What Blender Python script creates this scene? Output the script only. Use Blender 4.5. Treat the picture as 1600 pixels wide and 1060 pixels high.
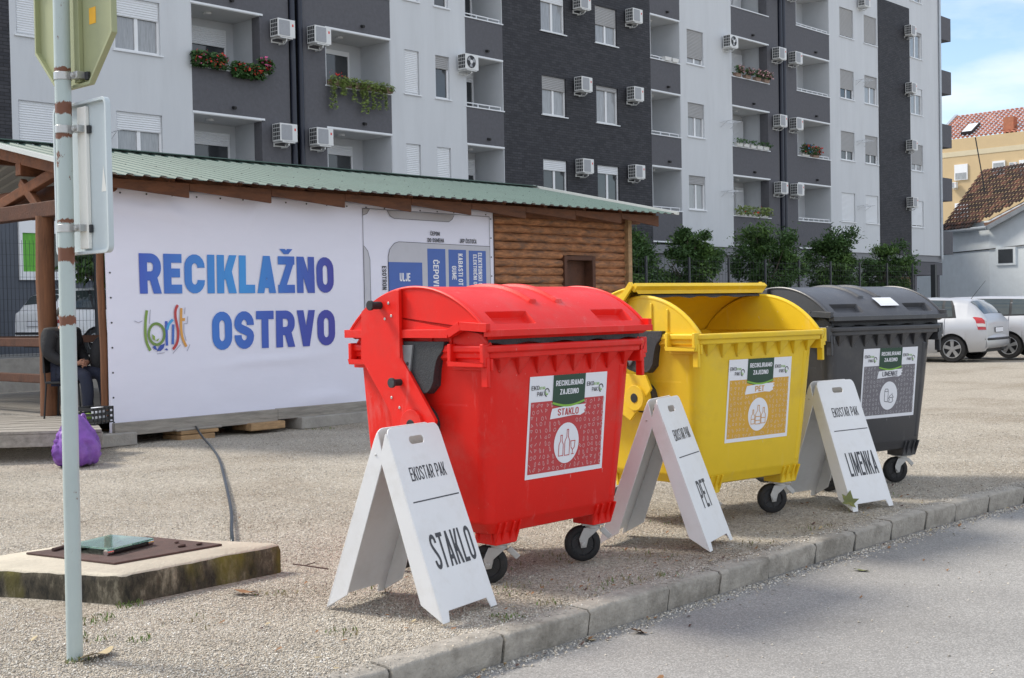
import bpy, bmesh, math, random
import numpy as np
from mathutils import Vector, Matrix
R = math.radians
sc = bpy.context.scene
for o in list(bpy.data.objects): bpy.data.objects.remove(o)
rnd = random.Random(7)

# ---------------------------------------------------------------- camera
cam_d = bpy.data.cameras.new("camera"); cam = bpy.data.objects.new("camera", cam_d)
sc.collection.objects.link(cam); sc.camera = cam
cam_d.sensor_width = 36.0; cam_d.lens = 45.0; cam_d.clip_start = 0.05; cam_d.clip_end = 2000
c_r = Vector((0.67307487, -0.73933272, -0.01890373)); c_u = Vector((0.03023838, 0.00197157, 0.99954077)); c_w = Vector((0.73895593, 0.67333739, -0.02368324))
cam.matrix_world = Matrix(((c_r.x, c_u.x, -c_w.x, 0), (c_r.y, c_u.y, -c_w.y, 0), (c_r.z, c_u.z, -c_w.z, 1.4), (0, 0, 0, 1)))
sc.render.resolution_x = 1024; sc.render.resolution_y = 678
sc.render.engine = 'CYCLES'

# ---------------------------------------------------------------- sun, sky, exposure
SUN = Vector((-0.33, 0.85, 1.0)).normalized()          # towards the sun: behind the building, from the left
sun_d = bpy.data.lights.new("sun", 'SUN'); sun = bpy.data.objects.new("sun", sun_d); sc.collection.objects.link(sun)
sun_d.energy = 2.6; sun_d.angle = R(13.0); sun_d.color = (1.0, 0.93, 0.82)
sun.rotation_euler = SUN.to_track_quat('Z', 'Y').to_euler()
w = bpy.data.worlds.new("World"); sc.world = w; w.use_nodes = True
nt = w.node_tree; nt.nodes.clear()
def N(t, k, **kw):
    n = t.nodes.new(k)
    for a, b in kw.items(): setattr(n, a, b)
    return n
wo = N(nt, 'ShaderNodeOutputWorld'); bg = N(nt, 'ShaderNodeBackground'); sky = N(nt, 'ShaderNodeTexSky')
sky.sky_type = 'NISHITA'; sky.sun_disc = False
sky.sun_elevation = math.asin(SUN.z); sky.sun_rotation = math.atan2(SUN.x, SUN.y)
sky.air_density = 1.0; sky.dust_density = 0.7; sky.ozone_density = 1.6
# thin broken cloud over the blue
tc = N(nt, 'ShaderNodeTexCoord'); mp = N(nt, 'ShaderNodeMapping'); mp.inputs['Scale'].default_value = (1.0, 1.0, 3.2)
mp.inputs['Location'].default_value = (0.35, 0.1, 0.42)
nz = N(nt, 'ShaderNodeTexNoise'); nz.inputs['Scale'].default_value = 2.6; nz.inputs['Detail'].default_value = 7; nz.inputs['Roughness'].default_value = 0.55
rp = N(nt, 'ShaderNodeValToRGB'); rp.color_ramp.elements[0].position = 0.40; rp.color_ramp.elements[1].position = 0.60
mx = N(nt, 'ShaderNodeMix', data_type='RGBA'); mx.inputs['B'].default_value = (5.5, 5.7, 6.1, 1)
nt.links.new(tc.outputs['Generated'], mp.inputs['Vector']); nt.links.new(mp.outputs[0], nz.inputs['Vector'])
vd = N(nt, 'ShaderNodeVectorMath', operation='DOT_PRODUCT'); vd.inputs[1].default_value = (-0.05, -0.05, 0.05)      # more cloud behind the viewer and overhead, clear towards the horizon ahead
cadd = N(nt, 'ShaderNodeMath', operation='ADD'); nt.links.new(tc.outputs['Generated'], vd.inputs[0]); nt.links.new(nz.outputs['Fac'], cadd.inputs[0]); nt.links.new(vd.outputs['Value'], cadd.inputs[1])
nt.links.new(cadd.outputs[0], rp.inputs['Fac']); nt.links.new(rp.outputs['Color'], mx.inputs['Factor'])
nt.links.new(sky.outputs[0], mx.inputs['A']); nt.links.new(mx.outputs['Result'], bg.inputs['Color'])
bg.inputs['Strength'].default_value = 0.13; nt.links.new(bg.outputs[0], wo.inputs['Surface'])
sc.view_settings.view_transform = 'Standard'; sc.view_settings.look = 'None'; sc.view_settings.exposure = 0.70; sc.view_settings.gamma = 1.0

# ---------------------------------------------------------------- materials
MATS = {}
def mat(name, col, rough=0.6, var=0.12, scale=6.0, bump=0.0, bscale=None, metal=0.0, dirt=None, dirt_amt=0.0, dscale=1.5, spec=0.5, coat=0.0, stretch=(1, 1, 1), rvar=0.1, trans=0.0, alpha=1.0):
    if name in MATS: return MATS[name]
    m = bpy.data.materials.new(name); MATS[name] = m; m.use_nodes = True
    t = m.node_tree; b = t.nodes['Principled BSDF']; L = t.links.new
    b.inputs['Roughness'].default_value = rough; b.inputs['Metallic'].default_value = metal
    b.inputs['Specular IOR Level'].default_value = spec; b.inputs['Coat Weight'].default_value = coat
    b.inputs['Transmission Weight'].default_value = trans; b.inputs['Alpha'].default_value = alpha
    tcn = N(t, 'ShaderNodeTexCoord'); mpn = N(t, 'ShaderNodeMapping'); mpn.inputs['Scale'].default_value = stretch
    L(tcn.outputs['Object'], mpn.inputs['Vector'])
    n1 = N(t, 'ShaderNodeTexNoise'); n1.inputs['Scale'].default_value = scale; n1.inputs['Detail'].default_value = 6; n1.inputs['Roughness'].default_value = 0.65
    L(mpn.outputs[0], n1.inputs['Vector'])
    mr = N(t, 'ShaderNodeMapRange'); mr.inputs['From Min'].default_value = 0.25; mr.inputs['From Max'].default_value = 0.75
    mr.inputs['To Min'].default_value = 1 - var; mr.inputs['To Max'].default_value = 1 + var
    L(n1.outputs['Fac'], mr.inputs['Value'])
    hs = N(t, 'ShaderNodeHueSaturation'); hs.inputs['Color'].default_value = (*col, 1); L(mr.outputs[0], hs.inputs['Value'])
    out = hs.outputs['Color']
    if dirt is not None:
        n2 = N(t, 'ShaderNodeTexNoise'); n2.inputs['Scale'].default_value = dscale; n2.inputs['Detail'].default_value = 8; n2.inputs['Roughness'].default_value = 0.7
        L(mpn.outputs[0], n2.inputs['Vector'])
        r2 = N(t, 'ShaderNodeMapRange'); r2.inputs['From Min'].default_value = 0.5; r2.inputs['From Max'].default_value = 0.72; r2.inputs['To Max'].default_value = dirt_amt
        L(n2.outputs['Fac'], r2.inputs['Value'])
        mxx = N(t, 'ShaderNodeMix', data_type='RGBA'); mxx.inputs['B'].default_value = (*dirt, 1)
        L(r2.outputs[0], mxx.inputs['Factor']); L(out, mxx.inputs['A']); out = mxx.outputs['Result']
    L(out, b.inputs['Base Color'])
    if rvar:
        r3 = N(t, 'ShaderNodeMapRange'); r3.inputs['To Min'].default_value = max(0.02, rough - rvar); r3.inputs['To Max'].default_value = min(1, rough + rvar)
        L(n1.outputs['Fac'], r3.inputs['Value']); L(r3.outputs[0], b.inputs['Roughness'])
    if bump:
        n3 = N(t, 'ShaderNodeTexNoise'); n3.inputs['Scale'].default_value = bscale or scale * 6; n3.inputs['Detail'].default_value = 4
        L(mpn.outputs[0], n3.inputs['Vector'])
        bp = N(t, 'ShaderNodeBump'); bp.inputs['Strength'].default_value = min(1.0, bump); bp.inputs['Distance'].default_value = 0.01
        L(n3.outputs['Fac'], bp.inputs['Height']); L(bp.outputs[0], b.inputs['Normal'])
    return m

# ---------------------------------------------------------------- mesh builder
class MB:
    def __init__(s): s.v = []; s.f = []; s.m = []; s.mats = []
    def mi(s, m):
        if m not in s.mats: s.mats.append(m)
        return s.mats.index(m)
    def add(s, vs, fs, m):
        k = len(s.v); s.v += [tuple(v) for v in vs]; i = s.mi(m)
        for f in fs: s.f.append(tuple(k + q for q in f)); s.m.append(i)
        return s
    def box(s, x0, x1, y0, y1, z0, z1, m):
        v = [(x, y, z) for z in (z0, z1) for y in (y0, y1) for x in (x0, x1)]
        return s.add(v, [(0, 2, 3, 1), (4, 5, 7, 6), (0, 1, 5, 4), (1, 3, 7, 5), (3, 2, 6, 7), (2, 0, 4, 6)], m)
    def obox(s, c, ax, ay, az, m):          # centre and three half-axis vectors
        c, ax, ay, az = map(Vector, (c, ax, ay, az))
        v = [c + sx * ax + sy * ay + sz * az for sz in (-1, 1) for sy in (-1, 1) for sx in (-1, 1)]
        return s.add(v, [(0, 2, 3, 1), (4, 5, 7, 6), (0, 1, 5, 4), (1, 3, 7, 5), (3, 2, 6, 7), (2, 0, 4, 6)], m)
    def beam(s, p, q, w, h, m, up=(0, 0, 1)):
        p, q = Vector(p), Vector(q); d = (q - p); L = d.length; d.normalize(); sd = d.cross(Vector(up)).normalized(); u = sd.cross(d)
        return s.obox((p + q) / 2, d * L / 2, sd * w / 2, u * h / 2, m)
    def cyl(s, p, q, r0, m, r1=None, n=16, caps=True):
        r1 = r0 if r1 is None else r1
        p, q = Vector(p), Vector(q); d = (q - p).normalized(); a = d.orthogonal().normalized(); b = d.cross(a)
        v = []
        for c, r in ((p, r0), (q, r1)):
            for i in range(n):
                t = 2 * math.pi * i / n; v.append(c + r * (math.cos(t) * a + math.sin(t) * b))
        f = [(i, (i + 1) % n, n + (i + 1) % n, n + i) for i in range(n)]
        if caps: f += [tuple(range(n - 1, -1, -1)), tuple(range(n, 2 * n))]
        return s.add(v, f, m)
    def tube(s, pts, r, m, n=8, caps=True):
        pts = [Vector(p) for p in pts]; rs = r if isinstance(r, (list, tuple)) else [r] * len(pts)
        v = []; a = None
        for i, p in enumerate(pts):
            d = (pts[min(i + 1, len(pts) - 1)] - pts[max(i - 1, 0)]).normalized()
            a = d.orthogonal().normalized() if a is None else (a - d * a.dot(d)).normalized()
            b = d.cross(a)
            for k in range(n):
                t = 2 * math.pi * k / n; v.append(p + rs[i] * (math.cos(t) * a + math.sin(t) * b))
        f = [(i * n + k, i * n + (k + 1) % n, (i + 1) * n + (k + 1) % n, (i + 1) * n + k) for i in range(len(pts) - 1) for k in range(n)]
        if caps: f += [tuple(range(n - 1, -1, -1)), tuple(range((len(pts) - 1) * n, len(pts) * n))]
        return s.add(v, f, m)
    def prism(s, poly, fn, d0, d1, m, mside=None):  # poly of 2-D points, fn(a,b,d) -> xyz
        n = len(poly); v = [fn(a, b, d0) for a, b in poly] + [fn(a, b, d1) for a, b in poly]
        s.add(v, [tuple(range(n - 1, -1, -1)), tuple(range(n, 2 * n))], m)
        return s.add(v, [(i, (i + 1) % n, n + (i + 1) % n, n + i) for i in range(n)], mside or m)
    def poly(s, pts, m): return s.add(pts, [tuple(range(len(pts)))], m)
    def grid(s, rows, m, closed=False):
        n = len(rows[0]); v = [p for r_ in rows for p in r_]; f = []
        for i in range(len(rows) - 1):
            for k in range(n if closed else n - 1):
                f.append((i * n + k, i * n + (k + 1) % n, (i + 1) * n + (k + 1) % n, (i + 1) * n + k))
        return s.add(v, f, m)
    def lathe(s, prof, c, ax, m, n=24):     # prof: (radius, offset along axis)
        c, ax = Vector(c), Vector(ax).normalized(); a = ax.orthogonal().normalized(); b = ax.cross(a)
        rows = [[c + ax * h + r * (math.cos(2 * math.pi * k / n) * a + math.sin(2 * math.pi * k / n) * b) for k in range(n)] for r, h in prof]
        s.grid(rows, m, True)
        return s
    def sphere(s, c, r, m, n=12, sq=(1, 1, 1)):
        c = Vector(c)
        rows = [[c + Vector((r * sq[0] * math.sin(math.pi * i / n) * math.cos(2 * math.pi * k / (2 * n)), r * sq[1] * math.sin(math.pi * i / n) * math.sin(2 * math.pi * k / (2 * n)), r * sq[2] * math.cos(math.pi * i / n))) for k in range(2 * n)] for i in range(n + 1)]
        return s.grid(rows, m, True)
    def build(s, name, parent=None, bevel=0.0, smooth=35, fix=True, seg=2):
        me = bpy.data.meshes.new(name); me.from_pydata(s.v, [], s.f)
        for m in s.mats: me.materials.append(m)
        me.polygons.foreach_set('material_index', s.m)
        if fix:
            bm = bmesh.new(); bm.from_mesh(me); bmesh.ops.remove_doubles(bm, verts=bm.verts, dist=1e-5)
            bmesh.ops.recalc_face_normals(bm, faces=bm.faces); bm.to_mesh(me); bm.free()
        if smooth: me.shade_smooth(); me.set_sharp_from_angle(angle=R(smooth))
        o = bpy.data.objects.new(name, me); sc.collection.objects.link(o)
        if parent is not None: o.parent = parent
        if bevel:
            b = o.modifiers.new('bevel', 'BEVEL'); b.width = bevel; b.segments = seg; b.limit_method = 'ANGLE'; b.angle_limit = R(40); b.harden_normals = False
        return o
def tag(o, label=None, cat=None, group=None, kind=None):
    if label: o['label'] = label
    if cat: o['category'] = cat
    if group: o['group'] = group
    if kind: o['kind'] = kind
    return o
def thing(name, label, cat, loc=(0, 0, 0), rz=0.0, group=None):
    o = bpy.data.objects.new(name, None); sc.collection.objects.link(o); o.location = loc; o.rotation_euler = (0, 0, rz)
    o.empty_display_size = 0.2
    return tag(o, label, cat, group)
def dup(root, loc, rz, label):
    r_ = root.copy(); sc.collection.objects.link(r_); r_.location = loc; r_.rotation_euler = (0, 0, rz); r_['label'] = label
    for ch in list(root.children):
        c = ch.copy(); sc.collection.objects.link(c); c.parent = r_
        for g in list(ch.children):
            d = g.copy(); sc.collection.objects.link(d); d.parent = c
    return r_
def sheet(outer, holes, fn, d0, d1, m):     # polygon with holes, extruded between offsets d0 and d1 -> MB
    bm = bmesh.new(); loops = []
    for lp in [outer] + holes:
        vs = [bm.verts.new((a, b, 0)) for a, b in lp]; loops.append(vs)
        for i in range(len(vs)): bm.edges.new((vs[i], vs[(i + 1) % len(vs)]))
    bmesh.ops.triangle_fill(bm, use_beauty=True, use_dissolve=False, edges=bm.edges[:])
    bm.verts.index_update(); pts = [(v.co.x, v.co.y) for v in bm.verts]; tris = [tuple(v.index for v in f.verts) for f in bm.faces]; bm.free()
    s = MB(); n = len(pts)
    s.add([fn(a, b, d0) for a, b in pts] + [fn(a, b, d1) for a, b in pts], tris + [tuple(n + i for i in reversed(t)) for t in tris], m)
    k = 0
    for lp in [outer] + holes:
        q = len(lp)
        s.add([fn(a, b, d0) for a, b in lp] + [fn(a, b, d1) for a, b in lp], [(i, (i + 1) % q, q + (i + 1) % q, q + i) for i in range(q)], m)
    return s
def rrect(x0, x1, y0, y1, r, n=5):
    out = []
    for cx, cy, a0 in ((x1 - r, y0 + r, -90), (x1 - r, y1 - r, 0), (x0 + r, y1 - r, 90), (x0 + r, y0 + r, 180)):
        for i in range(n + 1):
            a = R(a0 + 90 * i / n); out.append((cx + r * math.cos(a), cy + r * math.sin(a)))
    return out
def ell(cx, cy, rx, ry, n=32): return [(cx + rx * math.cos(2 * math.pi * i / n), cy + ry * math.sin(2 * math.pi * i / n)) for i in range(n)]

# ---------------------------------------------------------------- stroke lettering (condensed sans)
def ribbon(pl, t, closed=False):
    n = len(pl); out = []
    P = [Vector((a, b)) for a, b in pl]
    for i in range(n):
        if closed: a, b = P[i - 1], P[(i + 1) % n]
        else: a, b = P[max(i - 1, 0)], P[min(i + 1, n - 1)]
        d0 = (P[i] - a); d1 = (b - P[i])
        d0 = d0.normalized() if d0.length > 1e-9 else d1.normalized(); d1 = d1.normalized() if d1.length > 1e-9 else d0
        tn = (d0 + d1).normalized(); nn = Vector((-tn.y, tn.x)); c = max(0.5, nn.dot(Vector((-d0.y, d0.x)))); 
        out.append((P[i] + nn * t / 2 / c, P[i] - nn * t / 2 / c))
    quads = []
    for i in range(n if closed else n - 1):
        l0, r0 = out[i]; l1, r1 = out[(i + 1) % n]; quads.append([tuple(r0), tuple(r1), tuple(l1), tuple(l0)])
    return quads
def arc(cx, cy, rx, ry, a0, a1, n=9): return [(cx + rx * math.cos(R(a0 + (a1 - a0) * i / n)), cy + ry * math.sin(R(a0 + (a1 - a0) * i / n))) for i in range(n + 1)]
def glyph(ch, w, t):
    """list of layers; each layer a list of quads, box [0,w]x[0,1]"""
    m = t / 2; r = w / 2 - m; ry = min(r * 1.15, 0.3); L = []
    def st(x0, y0, x1, y1): L.append(ribbon([(x0, y0), (x1, y1)], t))
    def para(x0, y0, x1, y1, tw=None):
        tw = tw or t * 1.04; L.append([[(x0, y0), (x0 + tw, y0), (x1 + tw, y1), (x1, y1)]])
    acc = None
    if ch in 'ČŽĆ': acc = ch; ch = {'Č': 'C', 'Ž': 'Z', 'Ć': 'C'}[ch]
    if ch == 'I': st(m, 0, m, 1)
    elif ch == 'L': st(m, 0, m, 1); st(m, m, w, m)
    elif ch in 'EF':
        st(m, 0, m, 1); st(m, 1 - m, w, 1 - m); st(m, .52, w * .9, .52)
        if ch == 'E': st(m, m, w, m)
    elif ch == 'T': st(w / 2, 0, w / 2, 1); st(0, 1 - m, w, 1 - m)
    elif ch == 'K': st(m, 0, m, 1); para(t * .7, .36, w - t * 1.05, 1, t * 1.05); para(w - t * 1.12, 0, t * .95, .58, t * 1.12)
    elif ch == 'A': para(0, 0, w / 2 - t * .5, 1, t); para(w - t, 0, w / 2 - t * .5, 1, t); st(w * .18, .25, w * .82, .25)
    elif ch == 'V': para(w / 2 - t * .5, 0, 0, 1, t); para(w / 2 - t * .5, 0, w - t, 1, t)
    elif ch == 'N': st(m, 0, m, 1); st(w - m, 0, w - m, 1); para(w - t * 1.1, 0, t * .1, 1, t)
    elif ch == 'M': st(m, 0, m, 1); st(w - m, 0, w - m, 1); para(w / 2 - t * .45, .12, t * .1, 1, t * .9); para(w / 2 - t * .45, .12, w - t, 1, t * .9)
    elif ch == 'Z': st(0, m, w, m); st(0, 1 - m, w, 1 - m); para(0, t * .5, w - t * 1.1, 1 - t * .5, t * 1.1)
    elif ch == 'H': st(m, 0, m, 1); st(w - m, 0, w - m, 1); st(m, .5, w - m, .5)
    elif ch in 'PRBD':
        st(m, 0, m, 1)
        lo = {'P': .42, 'R': .44, 'B': .5, 'D': m}[ch]; hh = 1 - m - lo; rr = min(r, hh / 2)
        L.append(ribbon([(m, 1 - m)] + arc(w - m - rr, 1 - m - rr, rr, rr, 90, 0) + arc(w - m - rr, lo + rr, rr, rr, 0, -90) + [(m, lo)], t))
        if ch == 'R': para(w - t * 1.02, 0, w * .42, lo, t * 1.05)
        if ch == 'B': rr = min(r, (lo - m) / 2); L.append(ribbon([(m, lo)] + arc(w - m - rr, lo - rr, rr, rr, 90, 0) + arc(w - m - rr, m + rr, rr, rr, 0, -90) + [(m, m)], t))
    elif ch == 'O': L.append(ribbon(arc(w / 2, 1 - m - ry, r, ry, 0, 180) + arc(w / 2, m + ry, r, ry, 180, 360), t, True))
    elif ch in 'CG':
        p = arc(w / 2, 1 - m - ry, r, ry, 0, 180) + arc(w / 2, m + ry, r, ry, 180, 360)
        p = [(w - m, .66)] + p
        L.append(ribbon(p + [(w - m, .34 if ch == 'C' else .5)], t))
        if ch == 'G': st(w * .5, .5, w, .5)
    elif ch == 'U': L.append(ribbon([(m, 1)] + arc(w / 2, m + ry, r, ry, 180, 360) + [(w - m, 1)], t))
    elif ch == 'J': L.append(ribbon([(m, .3)] + arc(w / 2, m + ry, r, ry, 180, 360) + [(w - m, 1)], t))
    elif ch == 'S':
        a = arc(w / 2, 1 - m - ry, r, ry, 0, 180); b = arc(w / 2, m + ry, r, ry, 0, -180)
        y0, y1 = 1 - m - ry, m + ry; mid = []
        for i in range(1, 9):
            u = i / 9; x = (1 - u) ** 3 * m + 3 * u * (1 - u) ** 2 * m + 3 * u * u * (1 - u) * (w - m) + u ** 3 * (w - m)
            y = (1 - u) ** 3 * y0 + 3 * u * (1 - u) ** 2 * (y0 - .17) + 3 * u * u * (1 - u) * (y1 + .17) + u ** 3 * y1; mid.append((x, y))
        L.append(ribbon([(w - m, y0 - .03)] + a + mid + b + [(m, y1 + .03)], t))
    if acc:
        c = w / 2; h0, h1 = 1.06, 1.2
        if acc in 'ČŽ': L.append([[(c - t * .35, h0), (c + t * .35, h0), (c - t * .15, h1), (c - t * 1.0, h1)]]); L.append([[(c - t * .3, h0), (c + t * .35, h0), (c + t * 1.0, h1), (c + t * .15, h1)]])
        else: L.append([[(c - t * .5, h0), (c + t * .2, h0), (c + t * .95, h1), (c, h1)]])
    return L
WID = {'I': None, 'M': 1.32, 'E': .86, 'L': .84, 'T': .92, 'J': .8, 'Z': .92}
def lettering(mb, txt, a0, b0, width, height, fn, m, asp=.46, t=.19, sp=.09, d=0.0, sub=1):
    """draws txt with cap height `height`, fitted to `width`, at (a0,b0); fn(a,b,d) -> xyz"""
    ws = []
    for ch in txt:
        if ch == ' ': ws.append(.22)
        elif ch == 'I': ws.append(t)
        else: ws.append(asp * WID.get({'Č': 'C', 'Ž': 'Z', 'Ć': 'C'}.get(ch, ch), 1.0))
    tot = sum(ws) + sp * (len(txt) - 1); sx = width / tot; x = 0
    for ch, wd in zip(txt, ws):
        if ch != ' ':
            for k, lay in enumerate(glyph(ch, wd, t)):
                for q in lay:
                    ns = sub; A, B_, C_, D_ = (Vector(p) for p in q); pts = []
                    for i in range(ns + 1):
                        for j in range(ns + 1):
                            u, v = i / ns, j / ns; pp = (A * (1 - u) + B_ * u) * (1 - v) + (D_ * (1 - u) + C_ * u) * v
                            pts.append(fn(a0 + (x + pp.x) * sx, b0 + pp.y * height, d + k * .0004))
                    mb.add(pts, [(i * (ns + 1) + j, (i + 1) * (ns + 1) + j, (i + 1) * (ns + 1) + j + 1, i * (ns + 1) + j + 1) for i in range(ns) for j in range(ns)], m)
        x += wd + sp
    return mb
# ================================================================ GROUND
def struct(o): o['kind'] = 'structure'; return o
def gravel_mat():
    m = bpy.data.materials.new('gravel'); m.use_nodes = True; t = m.node_tree; L = t.links.new; b = t.nodes['Principled BSDF']; b.inputs['Roughness'].default_value = .9; b.inputs['Specular IOR Level'].default_value = .2
    g = N(t, 'ShaderNodeTexCoord')
    v1 = N(t, 'ShaderNodeTexVoronoi'); v1.inputs['Scale'].default_value = 66; v2 = N(t, 'ShaderNodeTexVoronoi'); v2.inputs['Scale'].default_value = 130
    nz = N(t, 'ShaderNodeTexNoise'); nz.inputs['Scale'].default_value = .55; nz.inputs['Detail'].default_value = 8; nz.inputs['Roughness'].default_value = .62
    for v in (v1, v2, nz): L(g.outputs['Object'], v.inputs['Vector'])
    sp = N(t, 'ShaderNodeSeparateColor'); L(v1.outputs['Color'], sp.inputs[0])
    rp = N(t, 'ShaderNodeValToRGB'); e = rp.color_ramp.elements
    e[0].position = 0; e[0].color = (.34, .295, .24, 1); e[1].position = 1; e[1].color = (.70, .64, .55, 1)
    for p, c in ((.25, (.46, .41, .335, 1)), (.55, (.54, .485, .40, 1)), (.8, (.61, .555, .47, 1))):
        k = e.new(p); k.color = c
    L(sp.outputs[0], rp.inputs['Fac'])
    # darker earthy patches
    pr = N(t, 'ShaderNodeMapRange'); pr.inputs['From Min'].default_value = .48; pr.inputs['From Max'].default_value = .72; L(nz.outputs['Fac'], pr.inputs['Value'])
    mx = N(t, 'ShaderNodeMix', data_type='RGBA', blend_type='MULTIPLY'); mx.inputs['B'].default_value = (.74, .70, .66, 1)
    L(pr.outputs[0], mx.inputs['Factor']); L(rp.outputs['Color'], mx.inputs['A']); L(mx.outputs['Result'], b.inputs['Base Color'])
    ad = N(t, 'ShaderNodeMath', operation='ADD'); L(v1.outputs['Distance'], ad.inputs[0]); L(v2.outputs['Distance'], ad.inputs[1])
    bp = N(t, 'ShaderNodeBump', invert=True); bp.inputs['Strength'].default_value = 1.0; bp.inputs['Distance'].default_value = .014; L(ad.outputs[0], bp.inputs['Height']); L(bp.outputs[0], b.inputs['Normal'])
    return m
M_grav = gravel_mat()
def asphalt_mat():
    m = bpy.data.materials.new('asphalt'); m.use_nodes = True; t = m.node_tree; L = t.links.new; b = t.nodes['Principled BSDF']; b.inputs['Roughness'].default_value = .85; b.inputs['Specular IOR Level'].default_value = .3
    g = N(t, 'ShaderNodeTexCoord'); v = N(t, 'ShaderNodeTexVoronoi'); v.inputs['Scale'].default_value = 150
    n1 = N(t, 'ShaderNodeTexNoise'); n1.inputs['Scale'].default_value = .8; n1.inputs['Detail'].default_value = 9; n1.inputs['Roughness'].default_value = .6
    for q in (v, n1): L(g.outputs['Object'], q.inputs['Vector'])
    sp = N(t, 'ShaderNodeSeparateColor'); L(v.outputs['Color'], sp.inputs[0])
    rp = N(t, 'ShaderNodeValToRGB'); e = rp.color_ramp.elements; e[0].color = (.205, .20, .19, 1); e[1].color = (.36, .35, .335, 1); k = e.new(.6); k.color = (.27, .262, .25, 1); L(sp.outputs[0], rp.inputs['Fac'])
    mr = N(t, 'ShaderNodeMapRange'); mr.inputs['From Min'].default_value = .3; mr.inputs['From Max'].default_value = .7; mr.inputs['To Min'].default_value = .82; mr.inputs['To Max'].default_value = 1.14; L(n1.outputs['Fac'], mr.inputs['Value'])
    hs = N(t, 'ShaderNodeHueSaturation'); L(mr.outputs[0], hs.inputs['Value']); L(rp.outputs['Color'], hs.inputs['Color']); L(hs.outputs['Color'], b.inputs['Base Color'])
    bp = N(t, 'ShaderNodeBump', invert=True); bp.inputs['Strength'].default_value = .4; bp.inputs['Distance'].default_value = .004; L(v.outputs['Distance'], bp.inputs['Height']); L(bp.outputs[0], b.inputs['Normal'])
    return m
M_asph = asphalt_mat()
M_kerb = mat('kerb_concrete', (.35, .32, .275), .92, .28, 16, .9, 60, dirt=(.13, .115, .09), dirt_amt=.9, dscale=3.4)
M_mortar = mat('kerb_joint', (.10, .095, .085), .95, .2, 20)
# kerb line, curving gently away to the right
KX = [-40, 3.0, 5.5, 7.2, 8.1, 8.6, 9.1, 9.6, 10.6, 12.0, 14.0, 17, 22, 30]
KY = [3.72, 3.72, 3.71, 3.70, 3.68, 3.655, 3.62, 3.575, 3.44, 3.15, 2.55, 1.2, -2.0, -9]
def ky(x): return float(np.interp(x, KX, KY))
RZ = -0.12
xs = [-40, -20, -8] + list(np.arange(-4, 30.01, .25))
mb = MB(); mb.grid([[(x, ky(x) + .06, -.005 + .0) for x in xs], [(x, 45.0 if x < 29 else 45, -.005) for x in xs]], M_grav)
# near ground, gently uneven
def gz(x, y):
    return .012 * math.sin(1.7 * x + .6 * y) * math.cos(1.3 * y - .4 * x) + .008 * math.sin(4.1 * x + 1.3) * math.sin(3.3 * y) - .012
ground = struct(MB().add([(-300, 4.2, -.06), (400, 4.2, -.06), (400, 700, -.06), (-300, 700, -.06)], [(0, 1, 2, 3)], M_grav).build('ground', smooth=0))
near = MB(); gx = np.arange(-3, 30.01, .25)
rows = []
for j, fy in enumerate(np.linspace(0, 1, 60) ** 1.6):
    rows.append([(x, (ky(x) + .03) * (1 - fy) + 24.0 * fy, gz(x, (ky(x) + .03) * (1 - fy) + 24 * fy)) for x in gx])
near.grid(rows, M_grav); struct(near.build('gravel_yard', smooth=180))
road = MB(); road.add([(-300, -300, RZ), (400, -300, RZ), (400, 4.5, RZ), (-300, 4.5, RZ)], [(0, 1, 2, 3)], M_asph)
struct(road.build('road', smooth=0))
# kerb stones
kb = MB(); krnd = random.Random(3)
jx = [-4.0, -3.2, -2.4, -1.6, -.8, 0, .66, 1.32, 1.98, 2.66, 3.34, 3.99, 4.57, 5.2, 5.66, 6.15, 6.67, 7.15, 7.62, 8.1, 8.52, 9.02, 9.56]
while jx[-1] < 24: jx.append(jx[-1] + .52)
for a, b in zip(jx[:-1], jx[1:]):
    n = 12; prof = []
    dy = krnd.uniform(-.007, .007); dz = krnd.uniform(-.005, .005); g = .0065
    rows = []
    for i in range(n + 1):
        x = a + g + (b - a - 2 * g) * i / n; y = ky(x) + dy; e = krnd.uniform(-.002, .002); e2 = krnd.uniform(-.004, .002) - (.006 if i in (0, n) else 0)
        sl = (ky(x + .05) - ky(x - .05)) / .1; nx, ny = -sl, 1; q = math.hypot(nx, ny); nx /= q; ny /= q
        def P(o, z): return (x + nx * o, y + ny * o, z)
        rows.append([P(.03 + e, -.2), P(.0 + e, -.010 + dz + e2), P(.004 + e - e2 * .5, -.002 + dz + e2), P(.012 + e - e2 * .5, .005 + dz + e2 * .6), P(.13, .006 + dz + krnd.uniform(-.004, .002)), P(.14, -.2)])
    kb.grid(rows, M_kerb); kb.poly(rows[0], M_kerb); kb.poly(rows[-1][::-1], M_kerb)
    xj = b; kb.box(xj - .008, xj + .008, ky(xj) + .014, ky(xj) + .12, -.2, -.004, M_mortar)
struct(kb.build('kerb', smooth=50))
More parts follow.
